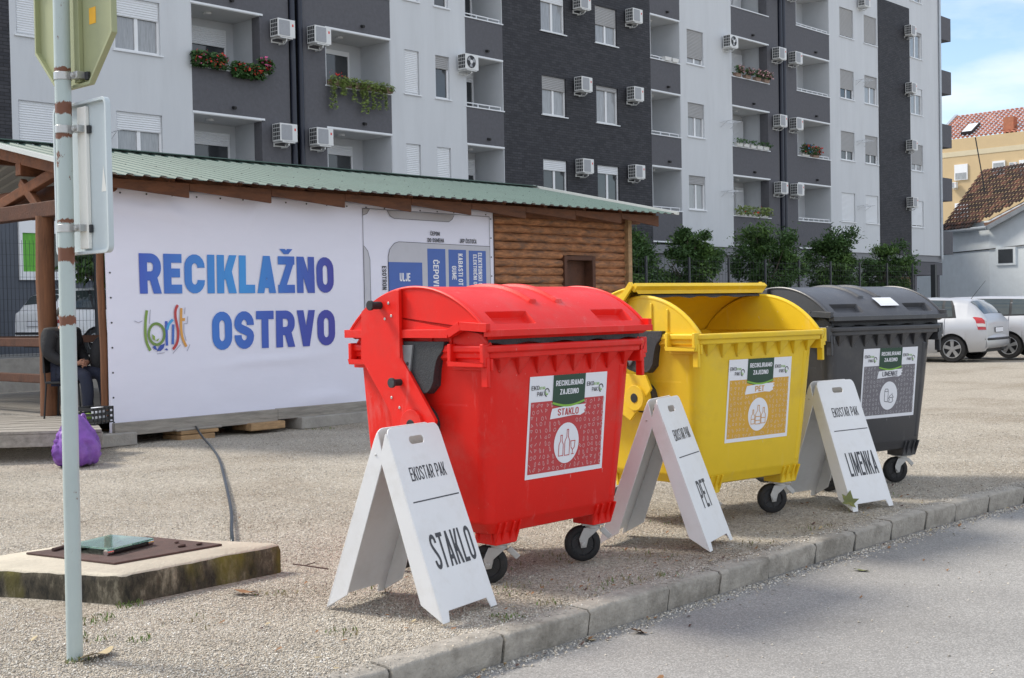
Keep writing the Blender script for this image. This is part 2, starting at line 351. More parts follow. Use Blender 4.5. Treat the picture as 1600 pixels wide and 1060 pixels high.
# loose pebbles lying on the yard, as one uncountable mass
M_peb = bpy.data.materials.new('pebble'); M_peb.use_nodes = True
t = M_peb.node_tree; bb = t.nodes['Principled BSDF']; bb.inputs['Roughness'].default_value = .85; bb.inputs['Specular IOR Level'].default_value = .25
at = N(t, 'ShaderNodeAttribute', attribute_name='tone'); t.links.new(at.outputs['Color'], bb.inputs['Base Color'])
def pebbles(name, n, fxy, s0, s1, zf, seed, cols):
    g = np.random.default_rng(seed)
    ico_v = np.array([(1, 0, 0), (-1, 0, 0), (0, 1, 0), (0, -1, 0), (0, 0, 1), (0, 0, -1)], float)
    ico_f = np.array([(0, 2, 4), (2, 1, 4), (1, 3, 4), (3, 0, 4), (2, 0, 5), (1, 2, 5), (3, 1, 5), (0, 3, 5)])
    X, Y = fxy(g, n); n = len(X); Z = zf(X, Y)
    sc_ = np.exp(g.uniform(np.log(s0), np.log(s1), n))
    S = sc_[:, None] * g.uniform(.6, 1.25, (n, 3)) * np.array([1, 1, .72]) * .5
    a = g.uniform(0, 6.283, n); tl = g.uniform(-.5, .5, (n, 2))
    V = ico_v[None] * S[:, None, :] * g.uniform(.8, 1.15, (n, 6, 1)); V = V + g.normal(0, .10, (n, 6, 3)) * sc_[:, None, None]
    ca, sa = np.cos(a)[:, None], np.sin(a)[:, None]
    x = V[..., 0] * ca - V[..., 1] * sa; y = V[..., 0] * sa + V[..., 1] * ca; z = V[..., 2] + tl[:, :1] * x * .6 + tl[:, 1:] * y * .6
    P = np.stack([x + X[:, None], y + Y[:, None], z + Z[:, None] + S[:, 2:3] * .35], -1).reshape(-1, 3)
    F = (ico_f[None] + 6 * np.arange(n)[:, None, None]).reshape(-1)
    me = bpy.data.meshes.new(name); nf = n * 8
    me.vertices.add(n * 6); me.loops.add(nf * 3); me.polygons.add(nf)
    me.vertices.foreach_set('co', P.astype(np.float32).ravel()); me.loops.foreach_set('vertex_index', F.astype(np.int32))
    me.polygons.foreach_set('loop_start', (np.arange(nf) * 3).astype(np.int32)); me.polygons.foreach_set('loop_total', np.full(nf, 3, np.int32)); me.update()
    ca_ = me.color_attributes.new('tone', 'FLOAT_COLOR', 'POINT'); cc = np.array(cols)[g.integers(0, len(cols), n)] * g.uniform(.84, 1.14, (n, 1))
    if name == 'gravel_stones':      # earthy patches, browner close to the kerb
        pt = np.sin(2.3 * X + 1.1 * Y + 1.7 * np.sin(1.9 * Y)) * np.sin(1.7 * X - 2.1 * Y + 1.3 * np.sin(2.7 * X)) + .5 * np.sin(5.1 * X + 3.7 * Y)
        near = np.clip(1 - (Y - kyv(X)) / 1.1, 0, 1); k = np.clip(pt * .5 - .12 + .42 * near, 0, 1)[:, None]; cc = cc * (1 - k * np.array([.36, .42, .48])); wide = np.sin(.55 * X - .9 * Y + 1.2 * np.sin(.6 * X)) + .6 * np.sin(1.1 * X + .45 * Y + 2); cc = cc * (1 + .07 * wide[:, None])
    C4 = np.concatenate([np.repeat(cc, 6, 0), np.ones((n * 6, 1))], 1); ca_.data.foreach_set('color', C4.astype(np.float32).ravel())
    me.materials.append(M_peb); o = bpy.data.objects.new(name, me); sc.collection.objects.link(o); o['kind'] = 'stuff'; return o
kyv = lambda x: np.interp(x, KX, KY)
gzv = lambda x, y: .012 * np.sin(1.7 * x + .6 * y) * np.cos(1.3 * y - .4 * x) + .008 * np.sin(4.1 * x + 1.3) * np.sin(3.3 * y) - .012
def fxy_yard(g, n):
    d = 4.3 + (16 - 4.3) * g.uniform(0, 1, n) ** 1.5; u = g.uniform(-.42, .42, n)
    X = .739 * d + .673 * d * u; Y = .673 * d - .739 * d * u
    k = Y > kyv(X) + .05 + .05 * g.uniform(0, 1, n)
    k &= ~((X > 2.95) & (X < 4.3) & (Y > 5.55) & (Y < 6.5))
    return X[k], Y[k]
PC = [(.58, .53, .455), (.51, .47, .40), (.64, .60, .525), (.43, .39, .335), (.70, .67, .61), (.54, .51, .455), (.32, .295, .26), (.58, .51, .41)]
pebbles('gravel_stones', 400000, fxy_yard, .0042, .0135, gzv, 11, PC)
def fxy_kerb(g, n):
    x = g.uniform(2.5, 12, n); o = -np.abs(g.normal(0, .055, n)); return x, kyv(x) + o - .005
pebbles('gutter_grit', 4200, fxy_kerb, .006, .02, lambda x, y: np.full_like(x, RZ), 5, PC)
def fxy_top(g, n):
    x = g.uniform(1.5, 14, n); return x, kyv(x) + .02 + g.uniform(0, 1, n) ** .5 * .14
pebbles('kerb_grit', 3800, fxy_top, .005, .015, lambda x, y: np.full_like(x, .006), 9, PC)
def fxy_road(g, n):
    d = g.uniform(4.3, 11, n); u = g.uniform(-.1, .45, n); X = .739 * d + .673 * d * u; Y = .673 * d - .739 * d * u; k = Y < kyv(X) - .02; return X[k], Y[k]
pebbles('road_grit', 1100, fxy_road, .005, .016, lambda x, y: np.full_like(x, RZ), 21, PC[:4] + PC[6:7])

# ================================================================ APARTMENT BUILDING
F = 29.1
SL = [3.9, 6.8, 9.7, 12.6, 15.5, 18.4]
M_white = mat('white_plaster', (.60, .62, .64), .9, .05, 1.2, .25, 220, dirt=(.48, .49, .50), dirt_amt=.3, dscale=1.1, stretch=(1.6, 1.6, .22))
M_grey = mat('grey_plaster', (.112, .112, .124), .95, .14, 9.0, .8, 60)
M_base = mat('base_plaster', (.24, .245, .26), .9, .06, 2, .2, 100)
M_in = mat('balcony_plaster', (.55, .57, .59), .9, .05, 2)
M_ceil = mat('soffit_paint', (.62, .63, .63), .9, .04, 2)
M_pvc = mat('white_pvc', (.78, .79, .80), .35, .03, 3)
M_shut = mat('roller_shutter', (.72, .74, .76), .5, .03, 3)
M_shutg = mat('grey_shutter', (.36, .36, .36), .5, .04, 3)
M_glass = mat('window_glass', (.045, .05, .055), .06, .3, .8, rvar=.02, spec=.8)
M_curt = mat('net_curtain_glass', (.30, .31, .32), .12, .25, 7, stretch=(4, 1, .4), rvar=.02, spec=.8)
M_rail = mat('white_rail', (.75, .77, .79), .4, .03, 3)
M_pipe = mat('navy_pipe', (.016, .02, .035), .4, .1, 3)
M_black = mat('black_rubber', (.015, .015, .016), .6, .2, 8)
def brick_mat():
    m = bpy.data.materials.new('dark_brick'); m.use_nodes = True; t = m.node_tree; L = t.links.new; b = t.nodes['Principled BSDF']; b.inputs['Roughness'].default_value = .75
    g = N(t, 'ShaderNodeTexCoord'); s = N(t, 'ShaderNodeSeparateXYZ'); c = N(t, 'ShaderNodeCombineXYZ'); L(g.outputs['Object'], s.inputs[0]); L(s.outputs[0], c.inputs[0]); L(s.outputs[2], c.inputs[1])
    bt = N(t, 'ShaderNodeTexBrick'); L(c.outputs[0], bt.inputs['Vector']); bt.inputs['Scale'].default_value = 1; bt.inputs['Brick Width'].default_value = .25; bt.inputs['Row Height'].default_value = .085; bt.inputs['Mortar Size'].default_value = .008
    bt.inputs['Color1'].default_value = (.028, .029, .036, 1); bt.inputs['Color2'].default_value = (.050, .050, .058, 1); bt.inputs['Mortar'].default_value = (.018, .018, .02, 1); bt.inputs['Bias'].default_value = -.1
    n1 = N(t, 'ShaderNodeTexNoise'); n1.inputs['Scale'].default_value = 3; L(g.outputs['Object'], n1.inputs['Vector'])
    mr = N(t, 'ShaderNodeMapRange'); mr.inputs['To Min'].default_value = .75; mr.inputs['To Max'].default_value = 1.25; L(n1.outputs['Fac'], mr.inputs['Value'])
    hs = N(t, 'ShaderNodeHueSaturation'); L(mr.outputs[0], hs.inputs['Value']); L(bt.outputs['Color'], hs.inputs['Color']); L(hs.outputs['Color'], b.inputs['Base Color'])
    bp = N(t, 'ShaderNodeBump', invert=True); bp.inputs['Strength'].default_value = .8; bp.inputs['Distance'].default_value = .02; L(bt.outputs['Fac'], bp.inputs['Height']); L(bp.outputs[0], b.inputs['Normal'])
    return m
M_brick = brick_mat()
bld = thing('apartment_building', 'long five storey apartment block with white plaster, dark brick and recessed grey balconies', 'building', (0, 0, 0))
def wall_holes(x0, x1, z0, z1, holes, m, y=F, rev=.14):
    mb = MB(); xs = sorted({x0, x1} | {h[0] for h in holes} | {h[1] for h in holes}); zs = sorted({z0, z1} | {h[2] for h in holes} | {h[3] for h in holes})
    for a, b in zip(xs[:-1], xs[1:]):
        for c, d in zip(zs[:-1], zs[1:]):
            mx, mz = (a + b) / 2, (c + d) / 2
            if any(h[0] < mx < h[1] and h[2] < mz < h[3] for h in holes): continue
            mb.poly([(a, y, c), (b, y, c), (b, y, d), (a, y, d)], m)
    for h in holes:
        a, b, c, d = h; Y = y + rev
        for q in ([(a, y, c), (a, Y, c), (a, Y, d), (a, y, d)], [(b, Y, c), (b, y, c), (b, y, d), (b, Y, d)], [(a, y, d), (a, Y, d), (b, Y, d), (b, y, d)], [(a, Y, c), (a, y, c), (b, y, c), (b, Y, c)]): mb.poly(q, m)
    return mb
wr = random.Random(12)
def window(x0, x1, z0, z1, shutter, curtain=False, grey=False, two=True, y=F, sill=True, frame_col=None):
    """shutter: part of the height covered from the top"""
    Y = y + .10; mb = MB(); fw = .06; P = M_pvc
    mb.box(x0, x0 + fw, Y - .03, Y + .05, z0, z1, P); mb.box(x1 - fw, x1, Y - .03, Y + .05, z0, z1, P)
    mb.box(x0 + fw, x1 - fw, Y - .03, Y + .05, z0, z0 + fw, P); mb.box(x0 + fw, x1 - fw, Y - .03, Y + .05, z1 - fw - .08, z1, P)
    if two: c = (x0 + x1) / 2; mb.box(c - .05, c + .05, Y - .025, Y + .045, z0 + fw, z1 - fw - .08, P)
    if sill: mb.box(x0 - .06, x1 + .06, y - .05, y - .003, z0 - .035, z0 + .002, M_rail)
    f = mb.build('window', bld, smooth=0)
    MB().box(x0 + fw, x1 - fw, Y + .005, Y + .02, z0 + fw, z1 - fw - .08, M_curt if curtain else M_glass).build('pane', f, smooth=0)
    if shutter > .02:
        s = MB(); zb = z1 - (z1 - z0) * shutter; n = max(2, int((z1 - zb) / .055)); m = M_shutg if grey else M_shut; rows = []
        for i in range(n):
            za, zc = zb + (z1 - zb) * i / n, zb + (z1 - zb) * (i + 1) / n
            rows += [[(x0 + .03, Y - .045, za), (x1 - .03, Y - .045, za)], [(x0 + .03, Y - .06, (za + zc) / 2), (x1 - .03, Y - .06, (za + zc) / 2)]]
        rows.append([(x0 + .03, Y - .045, z1), (x1 - .03, Y - .045, z1)]); s.grid(rows, m); s.build('shutter', f, smooth=0)
    return f
# windows column by column: x0,x1, {floor index: (shutter, curtain, grey)}
D = {}
def wins(x0, x1, states, two=True, tall=(1.32, 2.68)):
    out = []
    for k, (s, c, g) in states.items():
        z = SL[k]; window(x0, x1, z + tall[0], z + tall[1], s, c, g, two); out.append((x0, x1, z + tall[0], z + tall[1]))
    return out
E_ = (.3, True, False); S_ = (.96, False, False); G_ = (.35, True, True); O_ = (.2, False, False); H_ = (.62, True, True)
top, bot = 17.9, 3.78
h = wins(14.72, 16.05, {0: (.93, False, False), 1: S_, 2: E_}) + wins(17.3, 18.62, {0: (.34, True, False), 1: (.36, True, False), 2: E_})
wall_holes(14.55, 19.55, bot, top, h, M_white).build('plaster_wall', bld, smooth=0)
wall_holes(2.0, 14.55, bot, top, [], M_brick).build('brick_wall', bld, smooth=0)
h = wins(27.25, 27.87, {0: S_, 1: S_, 2: (.5, True, False), 3: E_}, False) + wins(28.58, 29.2, {0: S_, 1: (.3, False, True), 2: (.15, False, False), 3: E_}, False)
wall_holes(26.67, 29.95, bot, top, h, M_white).build('plaster_wall', bld, smooth=0)
h = wins(33.72, 35.02, {0: (.28, False, False), 1: G_, 2: (.25, True, False), 3: E_}) + wins(36.74, 38.03, {0: (.22, False, False), 1: (.12, True, True), 2: (.5, True, True), 3: G_})
wall_holes(31.74, 40.1, bot, top, h, M_brick).build('brick_wall', bld, smooth=0)
h = wins(42.56, 43.72, {0: (.25, True, True), 1: (.42, True, True), 2: (.82, True, True), 3: G_})
wall_holes(42.08, 45.79, bot, top, h, M_white).build('plaster_wall', bld, smooth=0)
h = wins(55.15, 56.5, {0: S_, 1: (.68, False, True), 2: (.66, False, True), 3: (.95, False, True), 4: G_}) + wins(57.58, 58.9, {0: S_, 1: (.68, False, True), 2: (.4, True, True), 3: (.95, False, True), 4: G_})
wall_holes(54.13, 59.03, bot, top, h, M_white).build('plaster_wall', bld, smooth=0)
wall_holes(59.03, 62.52, bot, 16.35, [], M_brick, y=F - .02).build('brick_wall', bld, smooth=0)
wall_holes(59.03, 62.52, 16.35, top, [], M_white).build('plaster_wall', bld, smooth=0)
h = wins(62.62, 64.0, {0: (.93, False, False), 1: (.75, True, True), 2: (.25, True, False), 3: (.12, True, True), 4: E_})
wall_holes(62.52, 66.3, bot, top, h, M_white).build('plaster_wall', bld, smooth=0)
# body behind the facade, end wall, roof slab, ground floor
mb = MB(); mb.box(2.0, 66.28, F + 1.75, F + 12, .6, top, M_in); mb.build('rear_block', bld, smooth=0)
MB().box(60.0, 88.0, F + 12.3, F + 24, .5, top, M_white).build('unseen_shade_wing', bld, smooth=0)  # unseen wing, added behind the block to keep the white house in shade
MB().add([(66.3, F, bot), (66.3, F + 12, bot), (66.3, F + 12, top), (66.3, F, top)], [(0, 1, 2, 3)], M_white).build('end_wall', bld, smooth=0)
MB().box(1.8, 66.5, F - .15, F + 12.2, top, top + .3, M_rail).build('roof_slab', bld, smooth=0)
mb = MB(); mb.box(2.0, 66.3, F + .06, F + 1.75, 3.45, bot, M_base); mb.box(2.0, 60.2, F + .25, F + 1.75, .5, 3.45, M_base); mb.build('ground_floor_wall', bld, smooth=0)
MB().box(60.2, 66.3, F + .03, F + 1.7, 2.75, 3.42, M_grey).build('porch_beam', bld, smooth=0)
for x in (60.5, 63.2, 66.0):
    MB().box(x - .12, x + .12, F + .1, F + .34, .5, 2.75, M_grey).build('porch_post', bld, smooth=0)
M_warm = mat('porch_ochre', (.42, .30, .14), .8, .3, 2)
MB().box(60.4, 66.2, F + 1.72, F + 1.76, 1.2, 2.7, M_warm).build('porch_back', bld, smooth=0)
# dark clad ground floor at the left, with one window
M_clad = mat('slate_cladding', (.10, .112, .135), .7, .06, 3)
mb = MB(); mb.box(2.0, 26.0, F - .02, F + .05, .5, 3.74, M_clad)
for i in range(150):
    x = 6 + i * .1; mb.box(x, x + .02, F - .032, F - .02, .5, 3.74, M_clad)
mb.build('cladding', bld, smooth=0)
M_green = mat('green_curtain', (.13, .42, .05), .7, .25, 5, stretch=(5, 1, .6)); M_orng = mat('amber_curtain', (.45, .22, .03), .7, .2, 5)
fr = MB(); fr.box(14.6, 16.9, F - .10, F - .03, 2.30, 2.5, M_pvc); fr.box(14.6, 16.9, F - .10, F - .03, 3.42, 3.72, M_pvc); fr.box(14.6, 14.68, F - .10, F - .03, 2.5, 3.42, M_pvc); fr.box(16.82, 16.9, F - .1, F - .03, 2.5, 3.42, M_pvc)
f = fr.build('window', bld, smooth=0)
MB().box(14.68, 15.05, F - .06, F - .04, 2.5, 3.42, M_green).box(15.05, 15.3, F - .06, F - .04, 2.5, 3.42, M_orng).box(15.3, 16.82, F - .06, F - .04, 2.5, 3.42, M_glass).build('pane', f, smooth=0)
# balcony bays
def bay(x0, x1, kinds, solid=None, rail=False, depth=1.35, rret=0.0):
    """recessed balcony column; kinds per floor: (door x0, door x1, shutter part, dark)"""
    for k, z in enumerate(SL[:-1]):
        zt = SL[k + 1]
        p = MB(); p.box(x0, x1, F, F + .16, z, z + 1.18, M_grey); p.box(x0 - .03, x1 + .03, F - .03, F + .19, z + 1.183, z + 1.22, M_rail); p.box(x0, x1, F - .015, F - .002, z - .04, z + .015, M_rail)
        p.cyl((x0 + (x1 - x0) * .55, F, z + .22), (x0 + (x1 - x0) * .55, F - .12, z + .19), .045, M_black, n=10)
        p.build('balcony', bld, smooth=0)
        i = MB(); i.box(x0, x1, F + depth, F + depth + .05, z, zt, M_in)
        i.box(x0 + .0, x0 + .03, F + .17, F + depth, z, zt, M_in); i.box(x1 - .03, x1, F + .17 + rret, F + depth, z, zt, M_in)
        if rret: i.box(x1 - .10, x1 - .031, F + .005, F + .165 + rret, z + 1.23, zt, M_grey)
        i.box(x1 - .03, x1, F + .003, F + .17 + rret, z + 1.225, zt, M_grey if rret else M_in); i.box(x0, x0 + .03, F + .003, F + .17, z + 1.225, zt, M_in)
        i.box(x0 + .03, x1 - .03, F + .005, F + depth, zt - .06, zt - .005, M_ceil)
        i.cyl((x0 + (x1 - x0) * .4, F + .6, zt - .062), (x0 + (x1 - x0) * .4, F + .6, zt - .12), .12, M_ceil, n=12)
        i.build('loggia', bld, smooth=0)
        if rail:
            r_ = MB(); r_.tube([(x0 + .06, F + .08, z + 1.34), (x1 - .06, F + .08, z + 1.34)], .02, M_rail, 6)
            n = max(2, int((x1 - x0) / .5))
            for q in range(n + 1):
                xx = x0 + .08 + (x1 - x0 - .16) * q / n; r_.box(xx - .015, xx + .015, F + .065, F + .095, z + 1.22, z + 1.34, M_rail)
            r_.build('railing', bld, smooth=0)
        dd = kinds.get(k, kinds.get('*'))
        if dd:
            a, b, sh, dark = dd; f = window(a, b, z + .12, z + 2.6, sh, not dark, False, False, F + depth - .16, False)
bay(19.55, 21.89, {1: (20.35, 21.55, .20, True), 0: (20.35, 21.6, .15, True), '*': (20.4, 21.7, .4, False)}, rret=.2)
bay(24.11, 26.67, {1: (24.9, 26.1, .02, True), 0: (24.9, 26.15, .12, True), '*': (24.9, 26.1, .3, True)})
bay(29.95, 31.74, {'*': (30.95, 31.6, .12, True), 0: (30.95, 31.6, .22, True)}, rail=True)
bay(40.1, 42.08, {}, rail=True)
bay(45.79, 48.75, {'*': (47.9, 48.6, .9, False), 2: (47.2, 48.65, .95, False), 1: (47.3, 48.65, .95, False)}, rret=.25)
bay(51.12, 54.13, {}, rail=True)
def column(x0, x1, y=F): return MB().box(x0, x1, y, F + 1.6, bot, top, M_grey).build('balcony_pier', bld, smooth=0)
column(21.89, 22.78); column(23.28, 24.11); column(48.75, 49.55); column(50.15, 51.12)
MB().box(22.78, 23.28, F + .12, F + 1.6, bot, top, M_black).build('expansion_joint', bld, smooth=0)
MB().box(49.55, 50.15, F + .12, F + 1.6, bot, top, M_black).build('expansion_joint', bld, smooth=0)
for x in (22.9, 23.17, 49.72, 49.98): MB().cyl((x, F - .02, .6), (x, F - .02, top), .085 if x < 30 else .1, M_pipe, n=12).build('drainpipe', bld)
MB().cyl((66.05, F - .07, 3.6), (66.05, F - .07, top), .07, mat('zinc_pipe', (.42, .45, .48), .4, .1, 3, metal=.6), n=10).build('drainpipe', bld)
for k in range(5):     # balconies hung on the far end wall
    z = SL[k]; MB().box(66.32, 68.3, F + .3, F + 3.0, z + .02, z + 1.25, M_grey).build('end_balcony', bld, smooth=0)
# wooden louvre screen on one upper balcony
M_louv = mat('louvre_wood', (.20, .11, .06), .7, .2, 3)
lv = MB()
for i in range(12): lv.box(53.1, 54.05, F + .9, F + .94, 15.6 + i * .22, 15.72 + i * .22, M_louv)
lv.build('louvre_screen', bld, smooth=0)

# ---------------------------------------------------------------- air conditioners (one thing each)
M_ac = mat('ac_enamel', (.70, .71, .70), .45, .04, 4); M_mesh = mat('ac_mesh_grey', (.34, .35, .37), .6, .1, 30); M_dark = mat('dark_slots', (.03, .032, .036), .7, .1, 5); M_redm = mat('red_mark', (.7, .06, .04), .5, .1, 5)
def make_ac(fan=False):
    t = thing('air_conditioner', 'x', 'air conditioner', (0, 0, 0), 0, 'air conditioner outdoor units on the facade')
    c = MB(); c.box(0, .60, -.44, -.08, 0, .50, M_ac); c.build('casing', t, bevel=.012, smooth=0)
    g = MB()
    for i in range(4):
        for j in range(4): g.box(-.006, -.001, -.415 + i * .078, -.355 + i * .078, .045 + j * .112, .138 + j * .112, M_dark)
    g.build('side_grille', t, smooth=0)
    m = MB()
    if fan:
        m.prism(ell(.26, .25, .20, .20, 28), lambda a, b, d: (a, d, b), -.452, -.442, M_dark); m.prism(ell(.26, .25, .06, .06, 14), lambda a, b, d: (a, d, b), -.458, -.453, M_ac)
        for k in range(3): m.prism([(.26 + r_ * math.cos(R(a + 120 * k)), .25 + r_ * math.sin(R(a + 120 * k))) for r_, a in ((.06, -10), (.185, 0), (.185, 45), (.06, 50))], lambda a, b, d: (a, d, b), -.4565, -.4525, M_mesh)
    else: m.prism(rrect(.04, .41, .04, .46, .03), lambda a, b, d: (a, d, b), -.448, -.442, M_mesh)
    m.build('fan_grille', t, smooth=0)
    if not fan: MB().box(.49, .54, -.4445, -.4415, .31, .38, M_redm).build('badge', t, smooth=0)
    b = MB()
    for x in (.10, .50): b.box(x - .015, x + .015, -.44, 0, -.035, -.003, M_ac); b.box(x - .015, x + .015, -.025, 0, -.12, -.035, M_ac)
    b.box(.10, .50, -.43, -.41, -.033, -.005, M_ac); b.box(.115, .485, -.02, -.005, -.11, -.08, M_ac)
    b.tube([(.34, -.38, -.0), (.33, -.38, -.09), (.36, -.25, -.14), (.36, 0, -.13)], .022, M_ac, 6)
    b.build('bracket', t, smooth=0)
    return t
ac0 = make_ac(False); acf = make_ac(True); used = {}
COLS = [(22.08, 'left of the left drainpipe pair', (0, 1, 2)), (23.38, 'right of the left drainpipe pair', (0, 1, 2)), (35.38, 'between the windows of the middle brick wall', (0, 1, 2, 3)), (38.46, 'at right of middle brick wall', (0, 1, 2, 3)),
        (48.92, 'left of the right drainpipe pair', (0, 1, 2, 3)), (50.3, 'right of the right drainpipe pair', (0, 1, 2, 3)), (61.85, 'on the narrow brick strip', (0, 1, 2, 3))]
FL = ['on the lowest row, just above the shed roof line', 'on the second row up', 'on the third row up', 'on the fourth row up', 'on the fifth row up']
for x, dsc, ks in COLS:
    for k in ks:
        lab = 'white air conditioner %s, %s' % (dsc, ('on the lowest row', 'on the second row up', 'on the third row up', 'on the top row')[k])
        if 'a' not in used: used['a'] = 1; ac0.location = (x, F, SL[k] + 2.28); ac0['label'] = lab
        else: dup(ac0, (x, F, SL[k] + 2.28), 0, lab)
acf.location = (29.5, F, SL[1] + 2.3); acf['label'] = 'white air conditioner with round black fan left of the middle brick wall'
dup(acf, (45.05, F, SL[2] + 2.25), 0, 'white air conditioner with round black fan left of the right grey balconies')
dup(ac0, (56.85, F, SL[4] + .02), 0, 'white air conditioner high on the white wall between two grey shuttered windows')
# laundry racks
M_rack = mat('rack_wire', (.62, .63, .65), .4, .05, 3, metal=.3)
def make_rack():
    o = MB()
    for x in (0, .75): o.tube([(x, 0, 0), (x, -.55, .03)], .013, M_rack, 5); o.tube([(x, 0, -.2), (x, -.35, .02)], .010, M_rack, 5)
    for k in range(4): o.tube([(0, -.1 - .14 * k, .02), (.75, -.1 - .14 * k, .02)], .008, M_rack, 4)
    return tag(o.build('laundry_rack', smooth=0), 'x', 'laundry rack', 'fold out laundry racks beside windows')
rk = make_rack(); first = True
for x, z, l in ((16.35, SL[0] + 2.1, 'thin laundry rack beside the left curtained window, lower row'), (16.35, SL[1] + 2.1, 'thin laundry rack beside the left curtained window, upper row'), (29.1, SL[0] + 1.6, 'thin laundry rack beside the shuttered narrow window above the shed'), (44.9, SL[1] + 2.1, 'thin laundry rack left of the right grey balconies, upper one'), (44.9, SL[0] + 2.15, 'thin laundry rack left of the right grey balconies, lower one'),
                (56.7, SL[2] + 2.3, 'thin laundry rack between two grey shuttered windows, topmost of three'), (56.7, SL[1] + 2.3, 'thin laundry rack between two grey shuttered windows, middle of three'), (56.7, SL[0] + 2.1, 'thin laundry rack between two white shuttered windows, lowest of three')):
    o = rk if first else rk.copy()
    if not first: sc.collection.objects.link(o)
    first = False; o.location = (x, F, z); o['label'] = l
# balcony flowers
M_leafg = mat('geranium_leaf', (.045, .11, .025), .6, .4, 9); M_fred = mat('red_petals', (.55, .03, .02), .6, .25, 12); M_fpink = mat('pink_petals', (.60, .10, .25), .6, .25, 12); M_vine = mat('trailing_leaf', (.17, .23, .055), .6, .35, 9); M_pot = mat('white_pot', (.72, .72, .70), .5, .04, 4); M_potb = mat('clay_pot', (.32, .22, .17), .8, .15, 4); M_palep = mat('pale_pink_petals', (.55, .30, .30), .6, .2, 12)
def leafcloud(mb, fn, n, s, m, g):
    for _ in range(n):
        c = Vector(fn(g)); a = Vector((g.uniform(-1, 1), g.uniform(-1, 1), g.uniform(-1, 1))).normalized(); b = a.orthogonal().normalized(); q = s * g.uniform(.6, 1.4)
        mb.add([c - a * q, c + b * q * .6, c + a * q, c - b * q * .6], [(0, 1, 2, 3)], m)
def flowerbox(x0, x1, z, label, leaf, petals, nl, npet, hang=.25, up=.25, pots=1, group='flower boxes on the balcony ledges', cat='flower box', potm=M_pot):
    g = random.Random(int(x0 * 100)); t = thing('flower_box', label, cat, ((x0 + x1) / 2, F - .02, z), 0, group); c = (x0 + x1) / 2; H = (x1 - x0) / 2
    p = MB()
    for k in range(pots):
        a = -H + 2 * H * (k + .08) / pots; b = -H + 2 * H * (k + .92) / pots; p.add([(a + .03, -.07, 0), (b - .03, -.07, 0), (b - .03, .08, 0), (a + .03, .08, 0), (a, -.09, .14), (b, -.09, .14), (b, .11, .14), (a, .11, .14)], [(0, 1, 2, 3), (4, 5, 6, 7), (0, 1, 5, 4), (1, 2, 6, 5), (2, 3, 7, 6), (3, 0, 4, 7)], potm)
    p.build('pot', t, smooth=0)
    if nl:
        l = MB(); leafcloud(l, lambda g: (g.uniform(-H * 1.05, H * 1.05), g.gauss(-.12, .07), .12 + (g.random() * (up + hang) - hang)), nl * 3, .06, leaf, g); l.build('foliage', t, smooth=0, fix=False)['kind'] = 'stuff'
    for k, (pm, n) in enumerate(petals):
        l = MB(); leafcloud(l, lambda g: (g.uniform(-H, H), g.gauss(-.2, .06), .14 + (g.random() * (up + hang * .8) - hang * .8)), n, .05, pm, g); l.build('flowers', t, smooth=0, fix=False)['kind'] = 'stuff'
    return t
zr = lambda k: SL[k] + 1.22
flowerbox(19.5, 20.55, zr(1), 'red geranium box at the left end of the balcony ledge', M_leafg, [(M_fred, 50), (M_fpink, 25)], 300, 0, .17, .24)
flowerbox(20.75, 21.75, zr(1), 'red geranium box hanging over the middle of the ledge', M_leafg, [(M_fred, 60)], 300, 0, .30, .10)
t = flowerbox(21.65, 22.05, zr(1), 'small white pot with pink flowers at the ledge end', M_leafg, [(M_fpink, 30), (M_fred, 20)], 120, 0, .1, .3)
def vines():
    g = random.Random(4); t = thing('trailing_plant', 'pale green trailing plants with few red flowers hanging over grey balcony', 'trailing plant', (25.4, F - .03, zr(1)), 0)
    MB().box(-1.2, 1.2, -.12, .1, 0, .16, M_potb).build('planter', t, smooth=0)
    l = MB()
    for s in range(26):
        x = g.uniform(-1.25, 1.2); L = g.choice([.2, .3, .45, .6, .9, .75]); dx = g.uniform(-.1, .1)
        for i in range(int(L * 110)): u = g.random(); leafcloud(l, lambda g: (x + dx * u + g.gauss(0, .04), -.15 - .03 * g.random(), .18 - L * u), 1, .042, M_vine, g)
    leafcloud(l, lambda g: (g.uniform(-1.25, 1.25), g.gauss(-.10, .07), .02 + g.random() * .26), 800, .05, M_vine, g); l.build('foliage', t, smooth=0, fix=False)
    l = MB(); leafcloud(l, lambda g: (g.uniform(-1.25, -.6), g.gauss(-.1, .08), .1 + g.random() * .3), 26, .04, M_fred, g); l.build('flowers', t, smooth=0, fix=False)['kind'] = 'stuff'
vines()
for i, x in enumerate((45.95, 46.7, 47.5, 48.2)):
    flowerbox(x, x + .5, zr(2), 'clay pot of pale pink flowers on grey ledge, %s from the left' % ('first', 'second', 'third', 'fourth')[i], M_leafg, [(M_palep, 60)], 50, 0, -.02, .3, 1, 'pots of pale pink flowers on one ledge', 'flower pot', M_potb)
flowerbox(45.95, 48.6, zr(1), 'row of white planter boxes along the grey balcony ledge', M_leafg, [], 60, 0, 0, .18, 5)
flowerbox(45.9, 48.5, zr(0), 'bushy green balcony planter above the locust trees', M_vine, [(M_fred, 12)], 160, 0, .08, .28, 3)
flowerbox(51.3, 52.1, zr(1), 'blue and red flowers at the left end of the ledge', M_leafg, [(M_fred, 40), (mat('blue_petals', (.05, .2, .5), .6, .2, 9), 20)], 90, 0, .05, .4)
flowerbox(52.3, 52.95, zr(1), 'red flower pot right of the blue flowers', M_leafg, [(M_fred, 60)], 60, 0, 0, .35, 1, potm=M_potb)
flowerbox(40.9, 41.9, zr(2), 'two empty white pots on the small balcony rail', M_leafg, [], 0, 0, 0, .1, 2)
